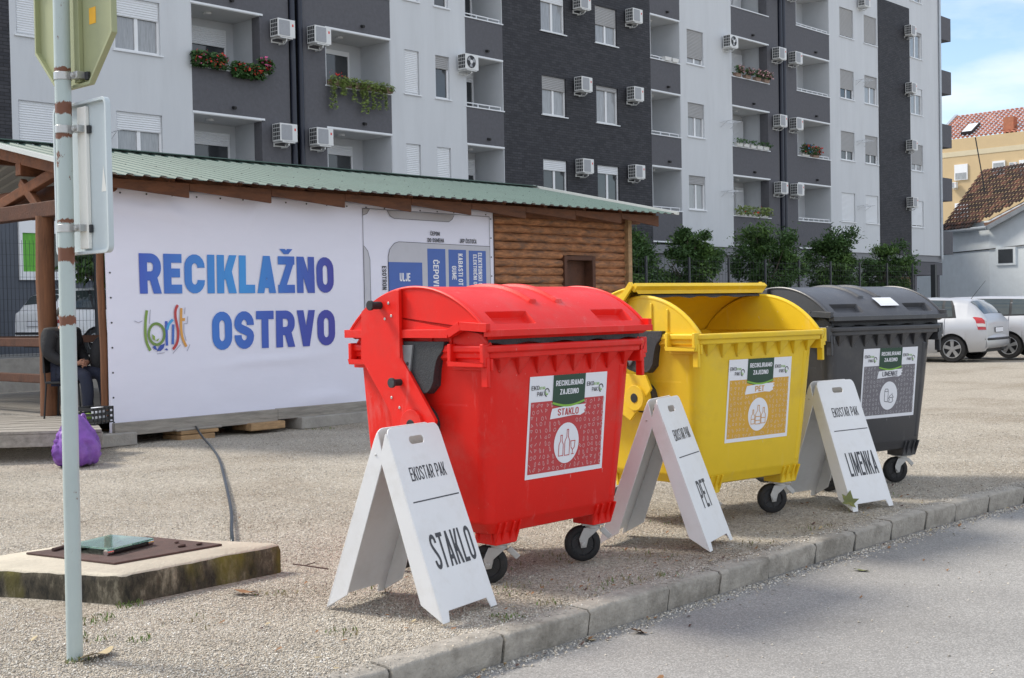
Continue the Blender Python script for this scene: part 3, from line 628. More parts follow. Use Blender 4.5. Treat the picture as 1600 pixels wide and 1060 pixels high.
# ================================================================ RECYCLING SHED
BY = 12.505
M_roofg = mat('green_sheet', (.092, .145, .122), .45, .06, 2, dirt=(.07, .105, .09), dirt_amt=.6, dscale=1.2, spec=.3)
M_roofu = mat('sheet_underside', (.40, .40, .38), .6, .06, 2)
def wood(name, c, streak=(1, 1, 1), **k): return mat(name, c, .75, .35, 5, .5, 40, stretch=streak, dirt=tuple(q * .45 for q in c), dirt_amt=.8, dscale=4, **k)
M_log = mat('log_wood', (.34, .15, .065), .8, .75, 13, 1.0, 30, stretch=(.45, 1.6, 1.6), dirt=(.11, .085, .07), dirt_amt=1.0, dscale=8); M_beam = wood('brown_beam', (.17, .062, .024), (1.5, 1.5, 1.5)); M_dkbeam = wood('dark_beam', (.09, .035, .018)); M_grw = wood('grey_weathered_wood', (.30, .275, .24), (.4, 4, 4)); M_plank = wood('new_pine', (.38, .24, .12), (1, 3, 3)); M_fasc = wood('fascia_wood', (.13, .048, .02), (.7, 3, 3))
M_conc = mat('old_concrete', (.34, .32, .29), .92, .2, 5, .5, 60, dirt=(.2, .19, .16), dirt_amt=.6, dscale=3)
shed = thing('recycling_shed', 'brown log shed with pale green corrugated roof and open porch behind the bins', 'shed', (0, 0, 0))
ex0, ex1, ey, ez, ry, rz0 = 6.95, 17.2, 12.0, 2.875, 15.1, 3.54
def roof_half(ya, za, yb, zb):
    prof = [(0, 0), (.05, 0), (.075, .024), (.125, .024), (.15, 0)]; P = .15 * (4 / 3)
    xs = []; x = ex0
    while x < ex1:
        for a, h in ((0, 0), (.07, 0), (.095, .019), (.155, .019), (.18, 0)): xs.append((x + a, h))
        x += .2
    xs = [(a, h) for a, h in xs if a <= ex1]
    m = MB(); m.grid([[(a, ya, za + h) for a, h in xs], [(a, yb, zb + h) for a, h in xs]], M_roofg)
    m.grid([[(a, ya, za + h - .006) for a, h in xs], [(a, yb, zb + h - .006) for a, h in xs]], M_roofu)
    m.grid([[(a, ya, za + h - .006) for a, h in xs], [(a, ya, za + h) for a, h in xs]], M_dark)
    return m
m = roof_half(ey, ez, ry, rz0)
for fy in (.06, .35, .65, .92):
    for i in range(25):
        x = ex0 + .125 + .4 * i; y = ey + (ry - ey) * fy; z = ez + (rz0 - ez) * fy + .019; m.box(x - .005, x + .005, y - .005, y + .005, z + .001, z + .006, M_dark)
m.build('roof_sheet', shed, smooth=0)
roof_half(ry, rz0, 18.4, 2.9).build('roof_sheet', shed, smooth=0)
m = MB(); m.beam((ex0, ry, rz0 + .03), (ex1, ry, rz0 + .03), .22, .012, M_roofg); m.build('ridge_cap', shed, smooth=0)
vg = mat('verge_flashing', (.55, .57, .55), .4, .05, 3)
for x in (ex0 - .02, ex1 + .02):
    MB().beam((x, ey - .01, ez + .02), (x, ry, rz0 + .03), .05, .05, vg).build('verge_flashing', shed, smooth=0)
# fascia boards under the eave, each sagging to the right
g = random.Random(5); x = 7.02
while x < 16.9:
    L = 1.12; a = min(x + L, 17.0); dz = .04 + g.uniform(0, .03)
    MB().add([(x, ey + .22, 2.86), (a, ey + .22, 2.86), (a, ey + .22, 2.80 - dz - .045), (x, ey + .22, 2.80 - .02), (x, ey + .26, 2.86), (a, ey + .26, 2.86), (a, ey + .26, 2.80 - dz - .045), (x, ey + .26, 2.80 - .02)], [(0, 3, 2, 1), (4, 5, 6, 7), (0, 1, 5, 4), (1, 2, 6, 5), (2, 3, 7, 6), (3, 0, 4, 7)], M_fasc).build('fascia_board', shed, bevel=.006, smooth=0)
    x += L + .004
def rz_at(y): return ez + (rz0 - ez) * (y - ey) / (ry - ey)
x = 7.05
while x < 17.1:
    MB().beam((x, ey + .27, rz_at(ey + .27) - .075), (x, ry, rz0 - .075), .08, .13, M_beam).build('rafter', shed, bevel=.006, smooth=0); x += .9
for y in (12.65, 13.9, 15.1):
    MB().beam((7.0, y, rz_at(y) - .2), (17.0, y, rz_at(y) - .2), .12, .14, M_beam).build('purlin', shed, bevel=.008, smooth=0)
MB().beam((7.1, 12.4, 2.60), (7.1, 18.0, 2.60), .15, .17, M_dkbeam).build('plate_beam', shed, bevel=.01, smooth=0)
MB().cyl((7.35, 12.5, 2.82), (7.35, 17.9, 2.84), .08, M_beam, n=14).build('tie_log', shed)
MB().beam((7.1, 14.6, 2.70), (7.12, 13.0, 3.05), .10, .12, M_beam).build('brace', shed, bevel=.01, smooth=0)
MB().beam((7.1, 13.45, 2.5), (7.1, 14.0, 2.95), .08, .1, M_beam).build('brace', shed, bevel=.01, smooth=0)
M_postw = wood('post_wood', (.17, .07, .03), (5, 5, .5))
for (px, py) in ((7.1, 13.5), (7.1, 18.0), (7.235, 12.56)):
    m = MB(); r = .105 if py > 12.7 else .042
    m.tube([(px, py, .3), (px + .01, py, 1.0), (px - .01, py + .01, 1.8), (px, py, 2.53)], [r, r * .98, r * .97, r * .95], M_postw, 14); m.build('post', shed)
for z in (1.12, .71):
    MB().beam((7.1, 13.6, z), (7.1, 18.0, z), .07, .10, M_dkbeam).build('rail', shed, bevel=.008, smooth=0)
    MB().beam((8.6, 17.95, z), (7.2, 17.95, z), .07, .10, M_dkbeam).build('rail', shed, bevel=.008, smooth=0)
MB().beam((9.6, 15.0, 1.1), (7.9, 17.9, 1.1), .07, .10, M_dkbeam).build('rail', shed, bevel=.008, smooth=0)
# cabin front of logs
def logwall(x0, x1, door=None, y=12.66):
    m = MB(); g = random.Random(9); z = .34; k = 0
    while z < 2.78:
        segs = [(x0, x1)]
        if door and z < door[2]: segs = [(x0, door[0]), (door[1], x1)]
        for a, b in segs:
            n = max(3, int((b - a) / .16)); pts = []; rs = []
            for i in range(n + 1):
                pts.append((a + (b - a) * i / n, y + g.uniform(-.006, .006), z + g.uniform(-.004, .004))); rs.append(.0655 * g.uniform(.90, 1.07))
            m.tube(pts, rs, M_log, 14)
        z += .124; k += 1
    return m
logwall(13.42, 16.6, (15.02, 15.77, 2.2)).build('log_wall', shed)
MB().box(13.3, 16.62, 12.74, 12.80, .3, 2.86, M_dkbeam).box(13.3, 13.42, 12.53, 12.74, .2, 2.84, M_dkbeam).build('back_boarding', shed, smooth=0)
m = MB(); m.beam((16.64, 12.58, .2), (16.64, 12.58, 2.84), .09, .10, M_plank, up=(1, 0, 0)); m.build('corner_board', shed, bevel=.006, smooth=0)
m = MB(); m.box(16.55, 16.62, 12.8, 18, .3, 2.85, M_log); m.box(7.25, 16.6, 12.60, 12.64, .3, 2.84, M_dkbeam) if False else None; m.build('side_wall', shed, smooth=0)
m = MB(); m.box(9.9, 16.55, 14.9, 14.96, .3, 2.85, M_dkbeam); m.build('partition', shed, smooth=0)
d = MB(); d.box(15.02, 15.08, 12.57, 12.8, .3, 2.2, M_dkbeam); d.box(15.70, 15.78, 12.57, 12.8, .3, 2.2, M_dkbeam); d.box(15.08, 15.70, 12.57, 12.8, 2.13, 2.2, M_dkbeam); dr = d.build('door', shed, bevel=.006, smooth=0)
MB().box(15.08, 15.70, 12.76, 12.79, .3, 2.13, M_dark).build('pane', dr, smooth=0)  # dark sheet painted as the shade inside the doorway, no glass here
# floor on blocks and pallets
m = MB()
for i in range(44): m.box(7.0 + .22 * i, 7.0 + .22 * i + .21, 12.56, 18.1, .26, .30, M_grw)
m.build('floor_boards', shed, smooth=0)
m = MB(); m.box(7.28, 9.45, 12.44, 12.54, .10, .245, M_grw); m.box(9.46, 12.1, 12.45, 12.55, .12, .25, M_grw); m.box(12.12, 16.6, 12.45, 12.55, .11, .25, M_grw); m.build('floor_beam', shed, bevel=.006, smooth=0)
for a, b, z0, z1, mm in ((6.98, 7.5, 0, .14, M_conc), (8.05, 8.55, .055, .10, M_plank), (8.0, 8.6, .10, .125, M_grw), (8.05, 8.5, -.02, .05, M_plank), (9.0, 9.5, .02, .11, M_plank), (9.75, 11.2, -.02, .125, M_conc), (12.3, 12.9, -.02, .11, M_conc), (14.0, 14.6, -.02, .11, M_conc), (16.0, 16.5, -.02, .11, M_conc)):
    MB().box(a, b, 12.36, 12.75, z0, z1, mm).build('support_block', shed, bevel=.012, smooth=0)
MB().box(7.3, 16.6, 13.4, 13.45, -.05, .26, M_dark).build('underfloor_sheet', shed, smooth=0)  # dark upright sheet set back below the floor boards
# loose wooden platform at the porch
A, B_, C_, D_ = Vector((5.2, 12.6, 0)), Vector((6.55, 11.44, 0)), Vector((7.6, 13.55, 0)), Vector((6.25, 14.7, 0))
dk = thing('wooden_platform', 'grey weathered plank platform in front of the shed porch', 'platform', tuple(A))
m = MB(); n = 16
for i in range(n):
    u0, u1 = i / n + .004, (i + 1) / n - .004
    p0 = A + (D_ - A) * u0; p1 = B_ + (C_ - B_) * u0; p2 = B_ + (C_ - B_) * u1; p3 = A + (D_ - A) * u1; z = .292 + rnd.uniform(-.003, .003)
    vs = [q - A + Vector((0, 0, zz)) for zz in (z - .025, z) for q in (p0, p1, p2, p3)]
    m.add(vs, [(0, 3, 2, 1), (4, 5, 6, 7), (0, 1, 5, 4), (1, 2, 6, 5), (2, 3, 7, 6), (3, 0, 4, 7)], M_grw)
m.build('planks', dk, smooth=0)
e = (B_ - A).normalized(); nrm = Vector((-e.y, e.x, 0))
MB().beam(Vector((0, 0, .20)) + nrm * .04, B_ - A + Vector((0, 0, .20)) + nrm * .04, .05, .13, M_grw).build('edge_beam', dk, bevel=.006, smooth=0)
for u in (.12, .85): MB().beam(e * 1.75 * u + nrm * .2 + Vector((0, 0, 0)), e * 1.75 * u + nrm * 1.9, .14, .26, M_plank).build('bearer', dk, smooth=0)

# ---------------------------------------------------------------- banner
M_ban = mat('banner_vinyl', (.76, .76, .87), .5, .03, 1.5, .5, 3.2, dirt=(.69, .69, .80), dirt_amt=.4, dscale=.6, spec=.4, stretch=(.6, 1, 1.5))
def bw(x, z):
    u = x - 7.25
    fade = min(1.0, max(0.0, 1 - (u - 3.0) / .6))
    return fade * (.014 * math.sin(1.9 * u + .8 * z) * math.sin(1.4 * z + .5) + .022 * math.exp(-((u - 3.1) / .5) ** 2 - ((z - .33) / .09) ** 2) + .016 * math.exp(-((u - 2.2) / .7) ** 2 - ((z - .75 - .04 * u) / .05) ** 2)
            + .020 * math.exp(-((z - 2.62 + .1 * u) / .06) ** 2 - ((u - .6) / .6) ** 2) + .020 * math.exp(-((u - .9 + .9 * (z - 2.5)) / .10) ** 2 - ((z - 2.6) / .16) ** 2) + .018 * math.exp(-((u - 1.9 - .5 * (z - 2.5)) / .07) ** 2 - ((z - 2.6) / .2) ** 2))
def bfn(x, z, d): return (x, BY - bw(x, z) - .010 - d, z)
ban = thing('banner', 'large white vinyl banner reading reciklazno ostrvo with a site plan, on the shed front', 'banner', (0, 0, 0))
m = MB(); xs = np.linspace(7.25, 13.36, 160); zs = np.linspace(.115, 2.80, 70)
m.grid([[(x, BY - bw(x, z) + .0, z + .004 * math.sin(5 * x)) for x in xs] for z in zs], M_ban); bo = m.build('vinyl_sheet', ban, smooth=180)
sd_ = bo.modifiers.new('s', 'SOLIDIFY'); sd_.thickness = .004; sd_.offset = 1 if False else -1
m = MB()
for i in range(19):
    for z in (.155, 2.74):
        x = 7.45 + i * .32; m.prism(ell(x, z, .010, .010, 8), lambda a, b, d: bfn(a, b, d), -.003, .002, M_dark)
for i in range(10):
    for x in (7.30, 13.31): m.prism(ell(x, .25 + i * .27, .010, .010, 8), lambda a, b, d: bfn(a, b, d), -.003, .002, M_dark)
m.build('grommets', ban, smooth=0)
def grad_mat(name, stops, x0, x1):
    m = bpy.data.materials.new(name); m.use_nodes = True; t = m.node_tree; b = t.nodes['Principled BSDF']; b.inputs['Roughness'].default_value = .5
    g = N(t, 'ShaderNodeTexCoord'); s = N(t, 'ShaderNodeSeparateXYZ'); mr = N(t, 'ShaderNodeMapRange'); mr.inputs['From Min'].default_value = x0; mr.inputs['From Max'].default_value = x1
    cr = N(t, 'ShaderNodeValToRGB'); e = cr.color_ramp.elements
    e[0].position = stops[0][0]; e[0].color = (*stops[0][1], 1); e[1].position = stops[-1][0]; e[1].color = (*stops[-1][1], 1)
    for p, c in stops[1:-1]: k = e.new(p); k.color = (*c, 1)
    t.links.new(g.outputs['Object'], s.inputs[0]); t.links.new(s.outputs[0], mr.inputs[0]); t.links.new(mr.outputs[0], cr.inputs[0]); t.links.new(cr.outputs[0], b.inputs['Base Color']); return m
M_blue = grad_mat('printed_blue', [(0, (.055, .11, .50)), (.25, (.055, .22, .62)), (.5, (.05, .30, .72)), (.75, (.05, .14, .52)), (1, (.055, .05, .33))], 7.65, 10.41)
M_blue2 = grad_mat('printed_blue_second', [(0, (.05, .19, .60)), (.5, (.05, .10, .46)), (1, (.055, .05, .33))], 8.58, 10.41)
m = MB(); lettering(m, 'RECIKLAŽNO', 7.655, 1.642, 2.75, .445, bfn, M_blue, .62, .225, .075, .002, 3); lettering(m, 'OSTRVO', 8.585, .985, 1.82, .445, bfn, M_blue2, .62, .225, .075, .002, 3); m.build('lettering', ban, smooth=0)
def pm(name, c): return mat(name, c, .5, .05, 6)
LG = {"b": [(7.732, 1.458), (7.713, 1.356), (7.704, 1.245), (7.704, 1.161), (7.72, 1.09), (7.761, 1.012)], "n1": [(7.974, 1.334), (7.973, 1.21), (7.973, 1.061)], "n2": [(7.981, 1.238), (8.007, 1.308), (8.062, 1.35)], "i": [(8.062, 1.296), (8.057, 1.179), (8.048, 1.072)],
"S": [(8.13, 1.513), (8.098, 1.463), (8.092, 1.392), (8.109, 1.299), (8.126, 1.213), (8.117, 1.12), (8.094, 1.064), (8.048, 1.017)], "t": [(8.175, 1.477), (8.164, 1.348), (8.164, 1.205), (8.183, 1.118), (8.226, 1.041)], "tb": [(8.165, 1.349), (8.218, 1.348)]}
O_C = [(7.846, 1.315), (7.917, 1.282), (7.947, 1.21), (7.933, 1.133), (7.887, 1.085), (7.839, 1.072), (7.783, 1.095), (7.745, 1.152), (7.743, 1.223), (7.781, 1.292)]
SH = [[(7.777, 1.464), (7.759, 1.31)], [(8.227, 1.483), (8.218, 1.411)], [(8.259, 1.382), (8.251, 1.303), (8.205, 1.3), (8.203, 1.204), (8.228, 1.106)], [(8.277, 1.065), (8.237, .99)], [(8.152, 1.065), (8.046, .969)], [(7.844, .973), (7.941, .984)], [(7.574, 1.345), (7.624, 1.323), (7.672, 1.343)]]
def draw(mb, pl, t, m, fn, d, closed=False):
    for q in ribbon(pl, t, closed): mb.add([fn(a, b, d) for a, b in q], [(0, 1, 2, 3)], m)
def fill(mb, pl, m, fn, d): mb.add([fn(a, b, d) for a, b in pl], [tuple(range(len(pl)))], m)
def smoothpl(pl, n=2, closed=False):
    for _ in range(n):
        q = [] if closed else [pl[0]]
        for i in range(len(pl) if closed else len(pl) - 1):
            a, b = pl[i], pl[(i + 1) % len(pl)]; q += [(a[0] * .75 + b[0] * .25, a[1] * .75 + b[1] * .25), (a[0] * .25 + b[0] * .75, a[1] * .25 + b[1] * .75)]
        pl = q if closed else q + [pl[-1]]
    return pl
m = MB()
for k, (nm, c) in enumerate((('b', (.20, .32, .06)), ('n1', (.06, .12, .50)), ('n2', (.06, .35, .70)), ('i', (.06, .15, .50)), ('S', (.48, .05, .05)), ('t', (.68, .33, .07)), ('tb', (.68, .33, .07)))):
    draw(m, smoothpl(LG[nm]), .032, pm('logo_' + nm, c), bfn, .003 + k * .0006)
draw(m, smoothpl(O_C, 2, True), .030, pm('logo_o', (.16, .26, .06)), bfn, .0075, True)
lgr = pm('logo_shadow', (.42, .42, .50))
for s_ in SH: draw(m, s_, .009, lgr, bfn, .002)
navy = pm('logo_navy', (.04, .08, .38)); leafc = pm('logo_leaf', (.25, .38, .07))
fill(m, [(7.837, 1.005), (7.885, 1.003), (7.926, 1.034), (7.944, 1.086), (7.879, 1.064)], navy, bfn, .0085); fill(m, [(7.782, 1.053), (7.813, 1.024), (7.845, 1.015), (7.83, 1.05), (7.822, 1.066)], navy, bfn, .0088)
fill(m, [(7.938, 1.019), (7.967, 1.032), (7.984, 1.01), (7.966, 1.006)], navy, bfn, .0085); fill(m, [(7.782, 1.194), (7.793, 1.137), (7.824, 1.118), (7.818, 1.171)], leafc, bfn, .0085); fill(m, [(7.832, 1.115), (7.856, 1.114), (7.877, 1.145), (7.849, 1.135)], leafc, bfn, .0085)
m.build('town_emblem', ban, smooth=0)
# site plan on the right half
m = MB(); gl = pm('plan_line', (.09, .09, .10)); gf = pm('plan_grey', (.50, .50, .55)); gf2 = pm('plan_grey_dark', (.42, .40, .42)); bl = pm('plan_blue', (.06, .13, .42)); tx = pm('plan_text', (.06, .06, .07)); wh = pm('print_white', (.80, .80, .82)); lt = .007
fill(m, [(11.34, .35), (13.28, .35), (13.286, 2.295), (11.52, 2.312), (11.444, 2.287), (11.364, 2.21), (11.34, 2.117)], gf, bfn, .0014)
fill(m, [(11.332, 2.716), (11.377, 2.649), (11.454, 2.615), (12.466, 2.609), (12.535, 2.647), (12.571, 2.703)], gf2, bfn, .0014)
fill(m, [(10.916, .4), (11.017, .4), (11.016, 2.066), (10.982, 2.179), (10.916, 2.246)], gf, bfn, .0014); fill(m, [(10.908, 2.725), (10.905, 2.635), (10.981, 2.661), (11.027, 2.723)], gf2, bfn, .0014)
for pl in ([(10.908, .35), (10.908, 2.725), (13.279, 2.711), (13.286, .35), (10.908, .35)], [(11.332, 2.716), (11.377, 2.649), (11.454, 2.615), (12.466, 2.609), (12.535, 2.647), (12.571, 2.703)], [(11.027, 2.723), (10.981, 2.661), (10.905, 2.635)], [(10.916, 2.246), (10.982, 2.179), (11.016, 2.066), (11.017, .4)], [(11.334, .5), (11.334, 2.117), (11.364, 2.21), (11.444, 2.287), (11.524, 2.312), (13.286, 2.289)]): draw(m, pl, lt, gl, bfn, .0026)
for a, b, t_ in ((11.33, 11.945, 2.043), (12.044, 12.387, 2.234), (12.446, 12.792, 2.23), (12.845, 13.193, 2.224)): fill(m, [(a, 1.35), (b, 1.35), (b, t_), (a, t_)], bl, bfn, .0026)
def LT(txt, x, z, w, h, mm=tx, asp=.46, t=.15): lettering(m, txt, x, z, w, h, bfn, mm, asp, t, .08, .0038)
LT('ČEPOM', 12.108, 2.412, .18, .055); LT('DO OSMEHA', 12.056, 2.322, .31, .055); LT('JKP ČISTOĆA', 12.672, 2.323, .335, .06); LT('ULJE', 11.53, 1.79, .19, .11, wh, .5, .17)
def rotfn(x0, z0):      # text running downwards (top of letters to the right)
    return lambda a, b, d: bfn(x0 + b, z0 - a, d)
for txt, x, z, w, h, mm in (('ČEPOVI', 12.148, 2.084, .36, .105, wh), ('KABASTI OT', 12.632, 2.176, .44, .09, wh), ('GUME', 12.508, 2.004, .19, .086, wh), ('ELEKTRONSKI O', 13.03, 2.196, .46, .08, wh), ('ELEKTRIČNI OT', 12.931, 2.17, .46, .072, wh), ('ESOTRON', 11.222, 1.989, .31, .075, tx)):
    lettering(m, txt, 0, 0, w, h, rotfn(x, z), mm, .5, .16, .09, .0038)
m.build('site_plan', ban, smooth=0)

# ================================================================ BACKGROUND WALLS, FENCE, TREES
ter = struct(MB().box(-60, 200, 23.7, 80, -.2, .55, mat('terrace_paving', (.22, .22, .21), .9, .15, 2)).build('terrace', smooth=0))
lw = tag(MB().box(-10, 54, 23.45, 23.72, -.1, .63, M_conc).build('concrete_wall', smooth=0), 'low grey concrete retaining wall below the mesh fence', 'wall')
M_fence = mat('fence_anthracite', (.03, .033, .038), .5, .1, 4)
fe = thing('mesh_fence', 'dark welded mesh fence with square posts in front of the trees', 'fence', (0, 0, 0))
fx = [8.81 + 2.33 * i for i in range(19)]
for x in fx: MB().box(x - .035, x + .035, 23.56, 23.62, .6, 2.95, M_fence).build('post', fe, smooth=0)
MB().box(52.75, 52.95, 23.5, 23.7, .0, 2.95, M_fence).build('post', fe, smooth=0)
for a, b in zip(fx[:-1], fx[1:]):
    m = MB()
    for k in range(11): m.box(a, b, 23.588, 23.592, .68 + .215 * k, .685 + .215 * k, M_fence)
    n = 30 if a < 16 else 12
    for i in range(1, n): x = a + (b - a) * i / n; m.box(x - .0025, x + .0025, 23.583, 23.588, .66, 2.9, M_fence)
    m.build('mesh_panel', fe, smooth=0)
# locust trees
M_bark = mat('grey_bark', (.16, .13, .10), .9, .3, 8, .6, 50)
def leaf_mat(name, c):
    m = mat(name, c, .55, .35, 2.2, spec=.3)
    b = m.node_tree.nodes['Principled BSDF']
    return m
M_lv = [leaf_mat('locust_leaf_dark', (.036, .078, .020)), leaf_mat('locust_leaf_mid', (.050, .103, .026)), leaf_mat('locust_leaf_light', (.085, .155, .036))]
def tree(name, label, x, y, zb, zt, rad, seed, n=11000, zc=None, mats=M_lv, leaf=.10, group='round locust trees behind the fence', cat='tree', cyl_=1.0, fall=.0):
    g = np.random.default_rng(seed); pr = random.Random(seed); t = thing(name, label, cat, (x, y, .55), 0, group); H = zt - .55
    cz0 = zb - .55; cm = (cz0 + H) / 2; hh = (H - cz0) / 2
    m = MB(); m.tube([(0, 0, -.05), (.03, .02, cm * .5), (-.02, 0, cm * .9)], [.09, .075, .06], M_bark, 8)
    tips = []
    for k in range(14):
        a = 6.283 * k / 14 + pr.uniform(-.3, .3); e = pr.uniform(-.35, .95); q = Vector((rad * .75 * math.cos(a) * math.cos(e), rad * .75 * math.sin(a) * math.cos(e), cm + hh * .8 * math.sin(e)))
        m.tube([(0, 0, cm * .75), (q.x * .45, q.y * .45, cm * .85 + (q.z - cm) * .35), q], [.04, .025, .008], M_bark, 5)
    m.build('trunk', t)
    # leaf sprays gathered in uneven clumps
    clumps = []
    for k in range(64):
        d = g.normal(0, 1, 3); d /= np.linalg.norm(d); r = g.uniform(.30, 1.0) ** .6 * g.uniform(.72, 1.06)
        clumps.append((d * r * np.array([rad, rad, hh]) * (.72 if d[2] < -.5 else 1) + np.array([0, 0, cm]), g.uniform(.16, .36) * rad))
    m = MB(); V = []; Fc = []; Mi = []
    for c, cr in clumps:
        mi = int(g.choice(3, p=[.36, .40, .24]))
        for _ in range(n // 64):
            p = c + g.normal(0, .55, 3) * cr * np.array([1, 1, .75])
            d = p - np.array([0, 0, cm]); d = d / (np.linalg.norm(d) + 1e-6)
            ax = d * .6 + g.normal(0, .5, 3) + np.array([0, 0, -.28]); ax /= np.linalg.norm(ax); up = np.cross(ax, g.normal(0, 1, 3)); up /= np.linalg.norm(up) + 1e-6
            s = leaf * g.uniform(.6, 1.5); k = len(V)
            V += [p - ax * s, p + up * s * .34, p + ax * s * 1.1, p - up * s * .34]; Fc.append((k, k + 1, k + 2, k + 3)); Mi.append(mi if g.random() < .8 else int(g.integers(0, 3)))
    me = bpy.data.meshes.new('crown'); me.from_pydata([tuple(v) for v in V], [], Fc)
    for q in mats: me.materials.append(q)
    me.polygons.foreach_set('material_index', Mi); o = bpy.data.objects.new('crown', me); sc.collection.objects.link(o); o.parent = t
    return t
for x, y, zt, rad, sd, lb in ((33.2, 25.0, 4.05, .95, 2, 'leafy green locust tree half hidden behind the end of the log shed'), (36.5, 25.0, 4.4, 1.12, 3, 'round locust tree in front of white wall, first right of the shed'), (41.65, 25.0, 4.65, 1.28, 4, 'wide bright green locust tree below the bushy balcony planter'), (46.5, 25.0, 4.6, 1.14, 5, 'dark locust tree with sparse sprigs on top, third from the shed'), (51.4, 25.0, 4.15, 1.14, 6, 'rounded locust tree in front of the narrow dark brick strip')):
    tree('locust_tree', lb, x, y, .6, zt, rad, sd, 17000, leaf=.07)
tree('young_tree', 'young staked tree beside the parked white car, seen behind the road sign', 14.3, 24.9, 2.0, 3.2, .85, 8, 1500, group=None)
# stake
tag(MB().cyl((14.5, 24.7, .5), (14.52, 24.7, 2.3), .03, M_plank, n=8).build('tree_stake'), 'thin wooden stake beside the young tree behind the porch', 'stake')

# ================================================================ SMALL WHITE HOUSE AND BEIGE BLOCK
M_hw = mat('house_whitewash', (.76, .81, .84), .9, .07, 1.5, .2, 60, dirt=(.66, .70, .72), dirt_amt=.5, dscale=.8)
def tile_mat(name, c1, c2, c3, sx, sz):
    m = bpy.data.materials.new(name); m.use_nodes = True; t = m.node_tree; L = t.links.new; b = t.nodes['Principled BSDF']; b.inputs['Roughness'].default_value = .8
    at = N(t, 'ShaderNodeAttribute', attribute_name='tone'); n1 = N(t, 'ShaderNodeTexNoise'); n1.inputs['Scale'].default_value = 1.2; n1.inputs['Detail'].default_value = 6; g = N(t, 'ShaderNodeTexCoord'); L(g.outputs['Object'], n1.inputs['Vector'])
    ad = N(t, 'ShaderNodeMath', operation='MULTIPLY_ADD'); L(n1.outputs['Fac'], ad.inputs[0]); ad.inputs[1].default_value = .9; sp = N(t, 'ShaderNodeSeparateColor'); L(at.outputs['Color'], sp.inputs[0]); 
    s2 = N(t, 'ShaderNodeMath', operation='MULTIPLY_ADD'); L(sp.outputs[0], s2.inputs[0]); s2.inputs[1].default_value = .6; s2.inputs[2].default_value = -.25; L(s2.outputs[0], ad.inputs[2])
    cr = N(t, 'ShaderNodeValToRGB'); e = cr.color_ramp.elements; e[0].position = .25; e[0].color = (*c1, 1); e[1].position = .85; e[1].color = (*c3, 1); k = e.new(.55); k.color = (*c2, 1); L(ad.outputs[0], cr.inputs[0]); L(cr.outputs[0], b.inputs['Base Color']); return m
def tiled_roof(name, parent, O, U, V, nu, nv, m, h=.05, seed=1):
    """tiles as real stepped pans; O origin at the eave, U along eave, V up slope"""
    g = np.random.default_rng(seed); O, U, V = Vector(O), Vector(U), Vector(V); Nn = U.cross(V).normalized(); vs = []; fs = []; tone = []
    if Nn.z < 0: Nn = -Nn
    u, v = U / nu, V / nv
    for j in range(nv):
        for i in range(nu):
            k = len(vs); b = O + u * i + v * j; tn = g.random()
            for a, bb_, hh in ((0, 0, .0), (.25, 0, h), (.55, 0, h), (.8, 0, 0), (1, 0, 0), (0, 1, -.02), (.25, 1, h * .45), (.55, 1, h * .45), (.8, 1, -.02), (1, 1, -.02)):
                vs.append(b + u * a + v * (bb_ * 1.12) + Nn * (hh + (.03 if bb_ == 0 else 0))); tone.append(tn)
            fs += [(k + q, k + q + 1, k + q + 6, k + q + 5) for q in range(4)]
    me = bpy.data.meshes.new(name); me.from_pydata([tuple(q) for q in vs], [], fs); me.materials.append(m)
    ca = me.color_attributes.new('tone', 'FLOAT_COLOR', 'POINT'); ca.data.foreach_set('color', np.repeat(np.array(tone, np.float32)[:, None], 4, 1).ravel())
    o = bpy.data.objects.new(name, me); sc.collection.objects.link(o); o.parent = parent; return o
M_tile = tile_mat('old_brown_tile', (.026, .015, .013), (.065, .032, .024), (.22, .095, .06), 1, 1); M_tile2 = tile_mat('orange_tile', (.34, .125, .075), (.45, .18, .115), (.52, .24, .16), 1, 1)
def hp(px, py, d):   # point on a sight line, used only to lay out the far houses
    r_ = c_w + c_r * ((px - 800) / 2000) - c_u * ((py - 530) / 2000); return Vector((0, 0, 1.4)) + r_ * d
P0 = Vector((74.3, 29.8, 0)); ed = Vector((.5, .866, 0)); gd = Vector((.866, -.5, 0))   # eave runs back, gable side to the right
hs_ = thing('white_house', 'small white house with mossy brown tiled roof at the right edge', 'house', tuple(P0))
EZ = 6.03; RG = 2.8; RH = 3.28; EL = 4.1; sl = gd * RG + Vector((0, 0, RH)); skew = -7.735      # near edge runs out of square
E0 = Vector((0, 0, EZ)); hd = ed * skew + gd * RG
m = MB(); m.add([hd * -.0, ed * 11, ed * 11 + E0, E0], [(0, 1, 2, 3)], M_hw); m.add([(0, 0, 0), hd, hd + Vector((0, 0, EZ + RH)), E0], [(0, 1, 2, 3)], M_hw); m.build('wall', hs_, smooth=0)
hn = Vector((hd.y, -hd.x, 0)).normalized(); hn = hn if hn.dot(Vector((-1, -.4, 0))) > 0 else -hn; hu = hd.normalized()
m = MB(); wv = hd * .132 + Vector((0, 0, 3.9)); m.obox(wv + hn * .03, hu * .62, hn * .05, Vector((0, 0, .52)), M_hw); m.obox(wv + hn * .085, hu * .46, hn * .01, Vector((0, 0, .40)), M_glass); m.build('window', hs_, smooth=0)
